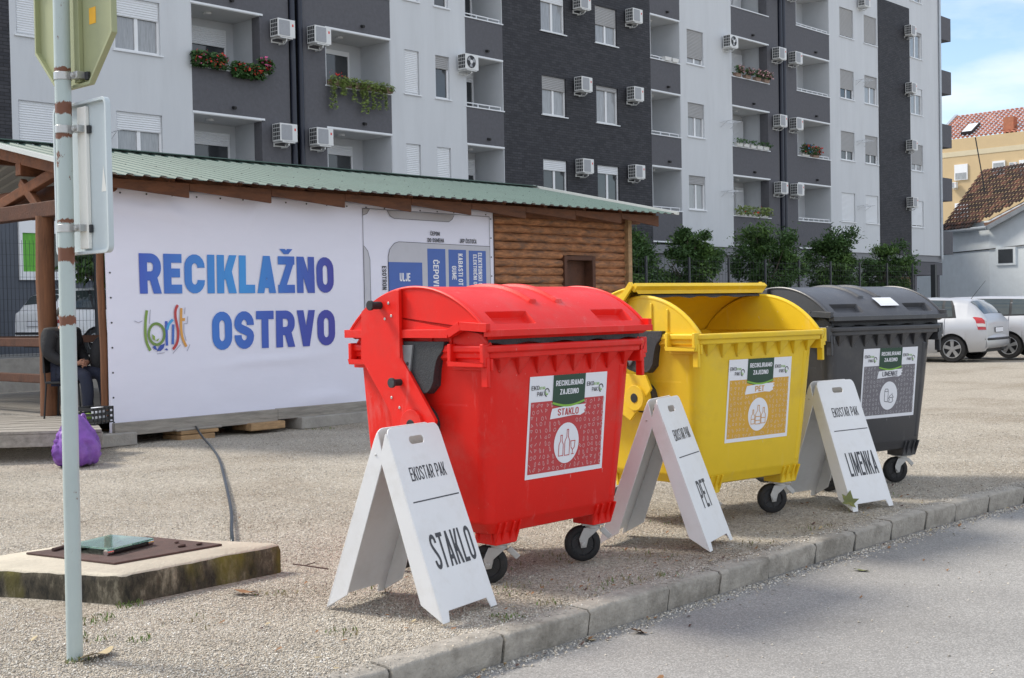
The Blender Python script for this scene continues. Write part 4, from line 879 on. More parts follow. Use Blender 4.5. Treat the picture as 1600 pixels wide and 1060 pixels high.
def skew_roof(name, parent, nu_w, nv, m, h, seed):
    g = np.random.default_rng(seed); Nn = ed.cross(sl).normalized(); Nn = Nn if Nn.z > 0 else -Nn; vs = []; fs = []; tone = []; v = sl / nv
    for j in range(-2, nv):
        s0 = skew * j / nv; cnt = int((EL - s0) / nu_w) + 1
        for i in range(cnt):
            k = len(vs); b = E0 + ed * (EL - nu_w * (i + 1)) + v * j + Vector((0, 0, .12)); tn = g.random(); u = ed * nu_w
            for a, bb_, hh in ((0, 0, .0), (.25, 0, h), (.55, 0, h), (.8, 0, 0), (1, 0, 0), (0, 1, -.02), (.25, 1, h * .45), (.55, 1, h * .45), (.8, 1, -.02), (1, 1, -.02)):
                vs.append(b + u * a + v * (bb_ * 1.12) + Nn * (hh + (.05 if bb_ == 0 else 0))); tone.append(tn)
            fs += [(k + q, k + q + 1, k + q + 6, k + q + 5) for q in range(4)]
    me = bpy.data.meshes.new(name); me.from_pydata([tuple(q) for q in vs], [], fs); me.materials.append(m)
    ca = me.color_attributes.new('tone', 'FLOAT_COLOR', 'POINT'); ca.data.foreach_set('color', np.repeat(np.array(tone, np.float32)[:, None], 4, 1).ravel())
    o = bpy.data.objects.new(name, me); sc.collection.objects.link(o); o.parent = parent
skew_roof('roof', hs_, .30, 13, M_tile, .10, 3)
zinc = MATS['zinc_pipe']; ov = -sl.normalized() * .6
m = MB(); m.cyl(E0 + ov - ed * .3, E0 + ov + ed * (EL + 4), .13, zinc, n=10); m.build('gutter', hs_)
m = MB(); e0 = E0 + ov - ed * .3; e1 = E0 + sl + ed * skew - ed * .3; m.beam(e0, e1, .06, .26, zinc); m.build('verge_board', hs_, smooth=0)
m = MB(); m.add([e0 - Vector((0, 0, .1)), e1 - Vector((0, 0, .1)), E0 + hd * 1.0 + Vector((0, 0, RH - .02)) + ed * .5, E0 + ed * .5 - Vector((0, 0, .1))], [(0, 1, 2, 3)], M_dkbeam); m.build('soffit', hs_, smooth=0)
m = MB(); m.tube([ed * 6 + Vector((0, 0, 4.25)) + hn * .03, hn * .05 + Vector((0, 0, 4.35)), hd + hn * .05 + Vector((0, 0, 4.8))], .03, M_dark, 5); m.build('wall_cable', hs_)
# beige block far behind
M_bg = mat('beige_plaster', (.56, .42, .24), .9, .05, 1.5); M_bg2 = mat('pale_band', (.60, .52, .36), .9, .05, 1.5)
d0 = 120; L0 = hp(1405, 450, d0); L0.z = 0; L1 = hp(1680, 450, d0 * .90); L1.z = 0; ud = (L1 - L0).normalized(); bd = Vector((-ud.y, ud.x, 0)); LL = (L1 - L0).length
be = thing('beige_block', 'beige apartment block with orange tiled roof in the distance', 'building', tuple(L0))
TZ = hp(1480, 220, d0 * .97).z
m = MB(); m.add([(0, 0, 0), ud * LL, ud * LL + Vector((0, 0, TZ)), Vector((0, 0, TZ)), bd * 9, ud * LL + bd * 9, ud * LL + bd * 9 + Vector((0, 0, TZ)), bd * 9 + Vector((0, 0, TZ))], [(0, 1, 2, 3), (4, 7, 6, 5), (0, 3, 7, 4), (1, 5, 6, 2)], M_bg); m.build('wall', be, smooth=0)
MB().beam(Vector((0, 0, TZ - 1.35)) - bd * .02, ud * LL + Vector((0, 0, TZ - 1.35)) - bd * .02, .03, .45, M_bg2).build('band', be, smooth=0)
tiled_roof('roof', be, Vector((0, 0, TZ + .0)) + ud * 3.4 + bd * .2, ud * (LL - 3.4), bd * 4.6 + Vector((0, 0, 2.75)), 30, 12, M_tile2, .13, 8)
m = MB(); m.beam(ud * 3.4 + bd * .1 + Vector((0, 0, TZ - .1)), ud * 3.4 + bd * 4.8 + Vector((0, 0, TZ + 2.8)), .3, .3, zinc); m.build('gable_flashing', be, smooth=0)
def bwin(s, z, w_, h_, sh, ac=0):
    f = MB(); c = ud * s + Vector((0, 0, z)) - bd * .05; f.obox(c, ud * w_ / 2, bd * .06, Vector((0, 0, h_ / 2)), M_pvc); o = f.build('window', be, smooth=0)
    MB().obox(c - bd * .065 + Vector((0, 0, -h_ * sh / 2)), ud * (w_ / 2 - .1), bd * .01, Vector((0, 0, h_ / 2 * (1 - sh) - .06)), M_curt).build('pane', o, smooth=0)
def s_at(px, dd=d0): 
    best = min(range(0, 400), key=lambda i: abs((lambda P: 800 + 2000 * (P - Vector((0, 0, 1.4))).dot(c_r) / (P - Vector((0, 0, 1.4))).dot(c_w))(L0 + ud * (LL * i / 400) + Vector((0, 0, 8))) - px)); return LL * best / 400
def z_at(px, py): s_ = s_at(px); P = L0 + ud * s_; dd = (P - Vector((0, 0, 1.4))).dot(c_w); return 1.4 + ((530 - py) / 2000 - .02368 - .0189 * (px - 800) / 2000) * dd
bwin(s_at(1503), z_at(1503, 270), 1.25, 1.4, .5); bwin(s_at(1562), z_at(1562, 263), 1.15, 1.2, .1); bwin(s_at(1503), z_at(1503, 330), 1.25, 1.4, .5)
bwin(s_at(1605), z_at(1605, 263), 1.25, 1.4, .5)
sk = MB(); c = ud * s_at(1508) + bd * 1.2 + Vector((0, 0, TZ + .95)); vv = (bd * 4.6 + Vector((0, 0, 2.75))).normalized(); nn = ud.cross(vv)
sk.obox(c, ud * .55, vv * .9, nn * .12, M_dark); sk.obox(c + nn * .13 * (1 if nn.z > 0 else -1), ud * .45, vv * .78, nn * .01, M_pvc); sk.build('skylight', be, smooth=0)
c = ud * s_at(1572) + bd * 1.0; MB().box(c.x - .45, c.x + .45, c.y - .45, c.y + .45, TZ, TZ + 1.5, mat('chimney_brick', (.42, .16, .09), .9, .2, 5)).build('chimney', be, smooth=0)
c = ud * s_at(1597) + bd * 4.0; MB().box(c.x - .6, c.x + .6, c.y - .6, c.y + .6, TZ + 1, TZ + 3.6, MATS['chimney_brick']).build('chimney', be, smooth=0)
for px, py in ((1582, 259), (1489, 290)):
    P = L0 + ud * s_at(px) - bd * .05; P.z = z_at(px, py) - .3; o = dup(ac0, tuple(P), math.atan2(ud.y, ud.x), 'white air conditioner on the distant beige block, %s' % ('right of a window' if px > 1500 else 'next to the near block corner'))
    o['group'] = 'air conditioner outdoor units on the facade'
# slim aerial mast behind the house ridge
c = hp(1524, 215, 76)
tag(MB().tube([tuple(hp(1539, 300, 76)), tuple(c)], .035, M_dark, 6).build('aerial_mast'), 'thin dark aerial mast above the brown tiled roof', 'mast')
# ================================================================ RECYCLING BINS
def plastic(name, c, rough=.42, dirt=None, amt=.0):
    return mat(name, c, rough, .05, 3.5, .10, 180, dirt=dirt, dirt_amt=amt, dscale=3.2, spec=.30, rvar=.08)
M_red = plastic('red_plastic', (.74, .014, .008), .42, (.60, .03, .02), .5); M_yel = plastic('yellow_plastic', (.78, .53, .026), .42, (.60, .38, .03), .5); M_blk = plastic('anthracite_plastic', (.046, .047, .053), .36, (.062, .062, .064), .6); M_blk.node_tree.nodes['Principled BSDF'].inputs['Specular IOR Level'].default_value = .55
def scuffed(m, amt):
    t = m.node_tree; b = t.nodes['Principled BSDF']; L = t.links.new; src = b.inputs['Base Color'].links[0].from_socket
    g = N(t, 'ShaderNodeTexCoord')
    for sc_, st_, lo, hi, col, am in ((5, (1, 1, .18), .60, .74, (.75, .72, .68), .16 * amt), (38, (1, 1, .35), .66, .70, (.62, .60, .57), .38 * amt), (2.2, (1, 1, 1), .52, .75, (.30, .27, .23), .20 * amt)):
        mp_ = N(t, 'ShaderNodeMapping'); mp_.inputs['Scale'].default_value = st_; mp_.inputs['Location'].default_value = (sc_, 2 * sc_, .3); L(g.outputs['Object'], mp_.inputs[0])
        n = N(t, 'ShaderNodeTexNoise'); n.inputs['Scale'].default_value = sc_; n.inputs['Detail'].default_value = 8; n.inputs['Roughness'].default_value = .7; L(mp_.outputs[0], n.inputs['Vector'])
        r_ = N(t, 'ShaderNodeMapRange'); r_.inputs['From Min'].default_value = lo; r_.inputs['From Max'].default_value = hi; r_.inputs['To Max'].default_value = am; L(n.outputs['Fac'], r_.inputs[0])
        mx_ = N(t, 'ShaderNodeMix', data_type='RGBA'); mx_.inputs['B'].default_value = (*col, 1); L(r_.outputs[0], mx_.inputs['Factor']); L(src, mx_.inputs['A']); src = mx_.outputs['Result']
    L(src, b.inputs['Base Color'])
scuffed(M_red, 1.1); scuffed(M_yel, 1.1); scuffed(M_blk, .8)
M_ins = mat('dark_insert', (.030, .032, .036), .55, .25, 12, .4, 120, dirt=(.07, .07, .07), dirt_amt=.5, dscale=6)
M_galv = mat('galvanised_steel', (.50, .50, .49), .42, .12, 12, .1, 60, metal=.75); M_tyre = mat('tyre_rubber', (.014, .014, .015), .75, .3, 14, .3, 60, dirt=(.07, .06, .05), dirt_amt=.5, dscale=8); M_rim = mat('wheel_core', (.022, .022, .024), .5, .2, 8)
M_prw = mat('sticker_white', (.78, .79, .83), .45, .02, 3); M_pgr = mat('sticker_green', (.018, .06, .035), .45, .05, 3); M_plg = mat('sticker_lime', (.22, .45, .05), .45, .05, 3); M_ink = mat('sticker_ink', (.05, .05, .055), .5, .05, 3)
PZ, PY = .82, .53
def ring(hw, yf, yb, r, z, n=5, rb=.035):
    out = []
    for cx, cy, a0, q in ((hw - r, yf + r, -90, r), (hw - rb, yb - rb, 0, rb), (-hw + rb, yb - rb, 90, rb), (-hw + r, yf + r, 180, r)):
        for i in range(n + 1): a = R(a0 + 90 * i / n); out.append((cx + q * math.cos(a), cy + q * math.sin(a), z))
    return out
def wall_y(z): return .069 + (1.15 - z) * .0972
def make_bin(name, label, loc, rz, M, word, wcol, fieldcol, sx, open_ang, trail, icon):
    t = thing(name, label, 'recycling bin', loc, rz, 'four wheeled recycling bins in a row')
    # --- tub
    b = MB()
    rings = [ring(.40, .22, .90, .05, .262), ring(.470, .170, .965, .05, .275), ring(.510, .152, 1.0, .06, .325), ring(.516, .148, 1.004, .06, .333), ring(.518, .144, 1.006, .07, .345), ring(.550, .104, 1.018, .075, .75), ring(.576, .070, 1.03, .08, 1.145), ring(.590, .058, 1.034, .08, 1.156),
             ring(.607, .020, 1.05, .07, 1.160), ring(.607, .018, 1.052, .07, 1.188), ring(.622, .004, 1.066, .07, 1.192), ring(.622, .002, 1.068, .07, 1.218), ring(.616, .010, 1.06, .065, 1.225), ring(.585, .045, 1.025, .06, 1.225), ring(.562, .085, .99, .07, 1.14), ring(.50, .16, .92, .06, .40)]
    b.grid([r_ + [r_[0]] for r_ in rings], M); b.poly(rings[0][::-1], M); b.poly(rings[-1], M)
    # shallow raised edge panels on the front
    def fr(a, z, d): return (a, wall_y(z) - d, z)
    for x0, x1 in ((.425, .470),):
        b.add([fr(x0, .36, .001), fr(x1, .36, .001), fr(x1 + .03 * (1 if x1 > 0 else -1) * 1, 1.09, .001), fr(x0 + .03 * (1 if x0 > 0 else -1), 1.09, .001), fr(x0 + .006, .365, .006), fr(x1 - .006, .365, .006), fr(x1 + .024 * (1 if x1 > 0 else -1), 1.085, .006), fr(x0 + .036 * (1 if x0 > 0 else -1), 1.085, .006)], [(4, 5, 6, 7), (0, 1, 5, 4), (1, 2, 6, 5), (2, 3, 7, 6), (3, 0, 4, 7)], M)
    # gusset teeth below the front rim
    for k in range(8):
        x = -.485 + k * .1386; h_ = .10 if k not in (0, 7) else .085
        b.add([(x - .042, .028, 1.161), (x + .042, .028, 1.161), (x + .042, .072, 1.161), (x - .042, .072, 1.161), (x, wall_y(1.16 - h_) - .001, 1.16 - h_)], [(0, 1, 4), (1, 2, 4), (2, 3, 4), (3, 0, 4)], M)
    # corner drop plates, side lugs
    for s in (-1, 1):
        b.box(s * .604 - .010, s * .604 + .012, .03, .075, 1.02, 1.165, M)
        for y0, y1 in ((.035, .285), (.80, 1.05)):
            b.box(min(s * .592, s * .638), max(s * .592, s * .638), y0, y1, 1.118, 1.142, M)
            for yy in (y0, y1 - .024): b.box(min(s * .592, s * .638), max(s * .592, s * .650), yy, yy + .024, 1.142, 1.232, M)
            b.box(min(s * .575, s * .592), max(s * .575, s * .592), y0 - .01, y1 + .01, 1.10, 1.16, M)
        # vertical side crease panel
        b.add([(s * .512, .25, .36), (s * .512, .80, .36), (s * .556, .86, .95), (s * .556, .20, .95), (s * .518, .27, .38), (s * .518, .78, .38), (s * .562, .84, .93), (s * .562, .22, .93)], [(4, 5, 6, 7), (0, 1, 5, 4), (1, 2, 6, 5), (2, 3, 7, 6), (3, 0, 4, 7)], M)
        # fixed end segment above the rim
        cy, R_ = .54, .635; a0 = math.degrees(math.asin((1.22 - PZ) / R_)); pl = [(cy - R_ * math.cos(R(a)), PZ + R_ * math.sin(R(a))) for a in np.linspace(a0, 180 - a0, 26)]
        b.prism(pl, lambda a, z, d: (d, a, z), s * .565, s * .590, M)
        b.tube([(s * .578, a, z) for a, z in pl], .016, M, 8)
        for yy in (.30, .44, .66, .80): zt = PZ + math.sqrt(R_ ** 2 - (yy - cy) ** 2) - .03; b.box(min(s * .588, s * .600), max(s * .588, s * .600), yy - .008, yy + .008, 1.225, zt, M)
    # caster boxes under the corners
    for sx_ in (-1, 1):
        for yc in (.25, .83):
            xc = sx_ * .405 if (sx_ > 0 or yc > .5) else -.355
            b.box(xc - .075, xc + .075, yc - .075, yc + .075, .213, .30, M)
            for q in (-.075, -.03, .03, .075): b.add([(xc + q - .006, yc - .072, .215), (xc + q + .006, yc - .072, .215), (xc + q + .006, yc - .115, .33), (xc + q - .006, yc - .115, .33), (xc + q - .006, yc - .05, .33), (xc + q + .006, yc - .05, .33)], [(0, 1, 2, 3), (0, 3, 4), (1, 5, 2), (2, 5, 4, 3)], M)
            for q in (-.05, .05): b.add([(xc + sx_ * .074, yc + q - .006, .215), (xc + sx_ * .074, yc + q + .006, .215), (xc + sx_ * .112, yc + q + .006, .35), (xc + sx_ * .112, yc + q - .006, .35), (xc + sx_ * .05, yc + q - .006, .35), (xc + sx_ * .05, yc + q + .006, .35)], [(0, 1, 2, 3), (0, 3, 4), (1, 5, 2), (2, 5, 4, 3)], M)
    b.build('tub', t, bevel=.005, smooth=40)
    # --- side mechanism inserts
    for s in (-1, 1):
        q = MB(); pol = [(.675, 1.243), (.68, 1.243), (.675, 1.03), (.60, .985), (.46, .975), (.405, 1.02), (.39, 1.10), (.37, 1.16), (.325, 1.20), (.315, 1.243), (.32, 1.243)]
        pol = smoothpl(pol, 1, True)
        q.prism(pol, lambda a, z, d: (d, a, z), s * .595, s * .6285, M_ins); q.prism([(.672, 1.15), (.672, 1.03), (.60, .988), (.46, .978), (.408, 1.02), (.393, 1.10), (.378, 1.15)], lambda a, z, d: (d, a, z), s * .545, s * .595, M_ins)
        q.prism([(.655, 1.225), (.535, 1.225), (.565, 1.06), (.60, 1.02), (.640, 1.03)], lambda a, z, d: (d, a, z), s * .6285, s * .640, mat('insert_lever', (.17, .18, .19), .5, .15, 12))
        q.cyl((s * .60, .622, 1.035), (s * .70, .622, 1.035), .018, M_black, n=12); q.cyl((s * .70, .622, 1.035), (s * .715, .622, 1.035), .026, M_ins, n=12)
        for yy in (.62, .575): q.cyl((s * .639, yy, 1.13), (s * .6415, yy, 1.13), .010, M_black, n=8)
        q.build('lift_insert', t, bevel=.006, smooth=40)
        h_ = MB(); h_.cyl((s * .54, PY, PZ), (s * .60, PY, PZ), .098, M_ins, n=28); h_.cyl((s * .60, PY, PZ), (s * .668, PY, PZ), .086, M, .080, n=28); h_.cyl((s * .668, PY, PZ), (s * .672, PY, PZ), .030, M_black, n=16); h_.build('pivot_hub', t, bevel=.006, smooth=40)
    # --- lid (turns about the side pivots)
    lid = MB(); R0 = .70; a0, a1 = 41.0, 139.0
    xs = sorted(set([-.632, -.625, -.60, .60, .625, .632] + [round(v, 4) for e in (-.53, -.25, .27, .53, -.135, -.085, .065, .115) for v in (e - .008, e + .008)] + list(np.round(np.linspace(-.58, .58, 18), 3))))
    As = sorted(set(list(np.linspace(a0, a1, 34)) + [46.2, 47.2, 53.2, 54.2, 60, 61]))
    def disp(x, a):
        d = 0
        for c in (-.11, .09):
            if abs(x - c) < .026 and 60.5 < a < 128: d += .016
        for c0, c1 in ((-.525, -.255), (.275, .525)):
            if c0 < x < c1 and 46.6 < a < 53.8: d -= .034
        if abs(x) > .61: d -= .012 * (abs(x) - .61) / .022
        return d
    def lp(x, a, r): return (x, -r * math.cos(R(a)), r * math.sin(R(a)))
    outer = [[lp(x, a, R0 + disp(x, a)) for x in xs] for a in As]; inner = [[lp(x, a, R0 - .042) for x in (-.605, .605)] for a in As]
    lid.grid(outer, M); lid.grid(inner, M)
    for r_o, r_i in ((outer[0], inner[0]), (outer[-1], inner[-1])): lid.add([r_o[0], r_o[-1], r_i[-1], r_i[0]], [(0, 1, 2, 3)], M)
    ya, za = -R0 * math.cos(R(a0)), R0 * math.sin(R(a0))
    lid.box(-.634, .634, ya - .020, ya + .030, za - .012, za + .020, M); lid.box(-.634, .634, -ya - .03, -ya + .012, za - .012, za + .020, M)
    for s in (-1, 1):
        pl = [(-(R0 - .004) * math.cos(R(a)), (R0 - .004) * math.sin(R(a))) for a in np.linspace(a0 + 1, a1 - .5, 34)]
        pl = pl + [(.52, .45), (-.28, .45), (-.36, .485), (-.51, .478)]
        lid.prism(pl[::-1], lambda a, z, d: (d, a, z), s * .605, s * .630, M)
        lid.tube([(s * .628, y, z) for y, z in pl[1:34]], .010, M, 6)
        # lower band with the step up towards the front
        for p0, p1 in (((.535, .462), (-.26, .462)), ((-.26, .462), (-.345, .500)), ((-.345, .500), (-.53, .490))): lid.beam((s * .634, p0[0], p0[1]), (s * .634, p1[0], p1[1]), .030, .042, M)
        arm = [(-R0 * .995 * math.cos(R(a)) * 1.0, R0 * .995 * math.sin(R(a))) for a in np.linspace(97, 124, 8)]
        arm = arm + [(.40, .33), (.175, .06), (.15, -.05), (-.13, -.06), (-.165, .03), (.075, .33), (.085, .45)]
        lid.prism(arm[::-1], lambda a, z, d: (d, a, z), s * .632, s * .650, M)
        lid.box(min(s * .645, s * .662), max(s * .645, s * .662), .078, .098, .34, .685, M)
        for yy, zz in ((.17, .62), (.15, .555), (.20, .54), (.16, .135), (.10, .085)): lid.cyl((s * .650, yy, zz), (s * .654, yy, zz), .008, M_galv, n=8)
        lid.cyl((s * .650, .235, .61), (s * .71, .235, .61), .020, M_black, n=14); lid.cyl((s * .71, .235, .61), (s * .725, .235, .61), .026, M_black, n=14)
    lo = lid.build('lid', t, bevel=.004, smooth=38); lo.location = (0, PY, PZ); lo.rotation_euler = (R(-open_ang), 0, 0)
    fl = MB(); n = 40; up = [lp(-.59 + 1.18 * i / n, a0 + 1.0, R0 - .045) for i in range(n + 1)]; dn = [(p[0], p[1] + .0 + .004 * math.sin(i * .9), p[2] - .03 + .007 * math.sin(i * .7 + 1)) for i, p in enumerate(up)]
    fl.grid([up, dn], M_ins); fl.grid([[(p[0], p[1] + .02, p[2] + .01) for p in up], up], M_ins); 
    if open_ang: fl.grid([[lp(x, a0 + .5, R0 - .046) for x in (-.6, .6)], [lp(x, a0 + 11, R0 - .046) for x in (-.6, .6)]], M_ins)
    f_o = fl.build('rubber_flap', lo, smooth=0)
    # --- casters
    for i, (sx_, yc) in enumerate(((-1, .25), (1, .25), (-1, .88), (1, .88))):
        xc = sx_ * (.405 if i < 2 else .37) if i != 0 else -.335; a = trail[i]; d = Vector((math.cos(a), math.sin(a), 0)); ax = Vector((-d.y, d.x, 0)); P = Vector((xc, yc, 0)); wc = P + d * .055 + Vector((0, 0, .10))
        c = MB(); c.obox(P + Vector((0, 0, .208)), d * .06, ax * .05, Vector((0, 0, .005)), M_galv); c.cyl(P + Vector((0, 0, .185)), P + Vector((0, 0, .203)), .045, M_galv, n=16)
        for s in (-1, 1):
            o_ = ax * (s * .034); pts = [P - d * .045 + Vector((0, 0, .19)), P + d * .05 + Vector((0, 0, .19)), wc + d * .022 + Vector((0, 0, .03)), wc + d * .012 - Vector((0, 0, .022)), wc - d * .018 - Vector((0, 0, .018)), wc - d * .03 + Vector((0, 0, .03))]
            th = ax * (s * .004); vs = [q + o_ for q in pts] + [q + o_ + th for q in pts]; k = len(pts)
            c.add(vs, [tuple(range(k)), tuple(range(2 * k - 1, k - 1, -1))] + [(j, (j + 1) % k, k + (j + 1) % k, k + j) for j in range(k)], M_galv)
        c.cyl(wc - ax * .046, wc + ax * .046, .012, M_galv, n=10); c.beam(P - d * .05 + Vector((0, 0, .18)), P - d * .10 + Vector((0, 0, .13)), .03, .006, M_galv, up=ax)
        co = c.build('caster_fork', t, bevel=.002, smooth=40)
        w_ = MB(); w_.lathe([(.066, -.024), (.090, -.025), (.098, -.017), (.100, -.006), (.100, .006), (.098, .017), (.090, .025), (.066, .024)], wc, ax, M_tyre, 32)
        w_.build('tyre', co, smooth=50)
        w2 = MB(); w2.lathe([(.0, -.020), (.02, -.020), (.022, -.014), (.060, -.014), (.066, -.022), (.066, .022), (.060, .014), (.022, .014), (.02, .02), (.0, .02)], wc, ax, M_rim, 24); 
        bx = ax.orthogonal().normalized(); by_ = ax.cross(bx)
        for k in range(6): e_ = bx * math.cos(k * 1.047) + by_ * math.sin(k * 1.047); w2.obox(wc + e_ * .042, e_ * .022, ax.cross(e_) * .004, ax * .019, M_rim)
        w2.build('wheel_rim', co, smooth=40)
    # --- printed sticker
    Hs, Ws = .525, .612; zt = 1.054
    def sf(a, b_, d): return (sx + a, wall_y(zt - Hs + b_) - .0035 - d, zt - Hs + b_)
    st = MB(); W2 = Ws / 2; g = random.Random(len(word))
    fill(st, [(-W2, 0), (W2, 0), (W2, Hs), (-W2, Hs)], M_prw, sf, .0015); Fm = mat('sticker_field_' + word.lower(), fieldcol, .5, .06, 5); Fl = mat('sticker_pattern_' + word.lower(), tuple(min(1, c * .5 + .36) for c in fieldcol), .5, .03, 5); Wd = mat('sticker_word_' + word.lower(), wcol, .5, .03, 5)
    fill(st, [(-W2 + .016, .024), (W2 - .020, .024), (W2 - .020, .394), (-W2 + .016, .394)], Fm, sf, .0022)
    for i in range(17):
        for j in range(11):
            a = -W2 + .034 + i * .0345 + g.uniform(-.006, .006); b_ = .042 + j * .0335 + g.uniform(-.005, .005)
            if abs(a) < .13 and .285 < b_ < .41: continue
            if (a / .112) ** 2 + ((b_ - .165) / .120) ** 2 < 1: continue
            k = g.randrange(4); th = g.uniform(-.9, .9)
            def ro(pts): return [(a + x * math.cos(th) - y * math.sin(th), b_ + x * math.sin(th) + y * math.cos(th)) for x, y in pts]
            if k == 0: draw(st, ro(ell(0, 0, .008, .010, 8)), .0026, Fl, sf, .003, True)
            elif k == 1: draw(st, ro([(-.004, -.011), (.004, -.011), (.004, .004), (.0015, .011), (-.0015, .011), (-.004, .004)]), .0026, Fl, sf, .003, True)
            elif k == 2: draw(st, ro([(-.008, .006), (0, -.008), (.008, .006)]), .0026, Fl, sf, .003, True)
            else: draw(st, ro([(-.003, -.010), (-.003, .010)]), .004, Fl, sf, .003)
    cur = [(.127 - .254 * i / 12, .372 - .020 * math.sin(math.pi * i / 12)) for i in range(13)]
    fill(st, [(-.127, .372)] + [(-.127, Hs)] + [(.127, Hs)] + cur[:-1], M_pgr, sf, .0032); draw(st, [(x, y + .010) for x, y in cur], .011, M_plg, sf, .0040)
    lettering(st, 'RECIKLIRAMO', -.108, .468, .216, .028, sf, M_prw, .5, .16, .08, .0045); lettering(st, 'ZAJEDNO', -.074, .422, .148, .028, sf, M_prw, .5, .16, .08, .0045)
    for ox in (-.292, .140):
        lettering(st, 'EKO', ox, .456, .058, .022, sf, M_ink, .5, .12, .08, .004); lettering(st, 'STAR', ox + .060, .457, .042, .014, sf, M_plg, .5, .13, .09, .004); lettering(st, 'PAK', ox + .044, .424, .046, .022, sf, M_ink, .5, .12, .08, .004)
        draw(st, ell(ox + .118, .440, .017, .020, 16)[:13], .005, M_ink, sf, .004); draw(st, ell(ox + .118, .440, .009, .011, 12)[5:], .005, M_plg, sf, .0045)
    br = [(-.140, .298), (-.06, .302), (.05, .309), (.10, .305), (.135, .318), (.128, .330), (.142, .340), (.130, .352), (.145, .362), (.06, .362), (-.04, .358), (-.126, .352), (-.134, .33)]
    fill(st, br, M_prw, sf, .0034); tw = {'STAKLO': .165, 'PET': .088, 'LIMENKE': .17}[word]
    lettering(st, word, -tw / 2, .313, tw, .036, sf, Wd, .5, .14, .08, .0045)
    fill(st, ell(0, .165, .098, .107, 36), M_prw, sf, .0034)
    def outl(pl, cl=True): draw(st, pl, .0042, Wd, sf, .0046, cl)
    def bottle(x, y, w_, h_, neck): outl([(x - w_, y), (x + w_, y), (x + w_, y + h_ * .55), (x + neck, y + h_ * .72), (x + neck, y + h_), (x - neck, y + h_), (x - neck, y + h_ * .72), (x - w_, y + h_ * .55)])
    if icon == 'glass':
        bottle(-.042, .10, .017, .108, .006); bottle(.006, .10, .019, .135, .006); outl([(.034, .172), (.068, .172), (.064, .138), (.051, .125), (.038, .138)]); outl([(.051, .125), (.051, .104)], False); outl([(.040, .103), (.062, .103)], False)
    elif icon == 'pet':
        bottle(-.050, .105, .017, .09, .005); bottle(.0, .102, .024, .12, .008); bottle(.052, .105, .020, .10, .007); outl([(-.024, .150), (.024, .150)], False); outl([(-.024, .125), (.024, .125)], False); outl([(.032, .14), (.072, .14)], False); outl([(-.067, .135), (-.033, .135)], False)
    else:
        outl([(-.045, .125), (-.010, .118), (-.006, .12), (-.006, .20), (-.012, .215), (-.040, .216), (-.046, .20)]); outl([(-.046, .20), (-.03, .195), (-.006, .20)], False); outl([(.004, .115), (.035, .112), (.052, .122), (.044, .145), (.055, .150), (.036, .175), (.046, .182), (.012, .160), (.002, .145), (.012, .135)]); outl([(.012, .148), (.04, .150)], False)
    st.build('sticker', t, smooth=0)
    return t
tr = math.atan2(.74, -.67)
red_bin = make_bin('recycling_bin', 'red wheeled bin with closed lid and STAKLO glass sticker, nearest the camera', (5.078, 4.189, 0), R(-1.2), M_red, 'STAKLO', (.50, .03, .03), (.50, .045, .05), .04, 0, [tr, tr + .1, 1.9, 1.9], 'glass')
yel_bin = make_bin('recycling_bin', 'yellow wheeled bin with lid rolled open and PET sticker, in the middle', (7.078, 4.26, 0), R(-8.5), M_yel, 'PET', (.62, .28, .02), (.66, .36, .035), .024, 50, [tr, 2.6, 1.9, 2.0], 'pet')
blk_bin = make_bin('recycling_bin', 'anthracite wheeled bin with closed lid and LIMENKE can sticker, farthest of the row', (8.883, 4.30, 0), R(-13.5), M_blk, 'LIMENKE', (.07, .07, .09), (.17, .16, .18), .09, 0, [tr, tr + .5, 1.9, 1.9], 'can')
# white notice taped on the black lid
def on_lid(x, a, r): return (x, PY - r * math.cos(R(a)), PZ + r * math.sin(R(a)))
m = MB(); m.grid([[on_lid(x, a, .7135) for x in (-.02, .19)] for a in (50.5, 53, 56, 59)], M_prw); nl = m.build('paper_notice', None, smooth=0); nl.location = (8.883, 4.30, 0); nl.rotation_euler = (0, 0, R(-13.5)); tag(nl, 'small white paper notice stuck on the black bin lid', 'notice')

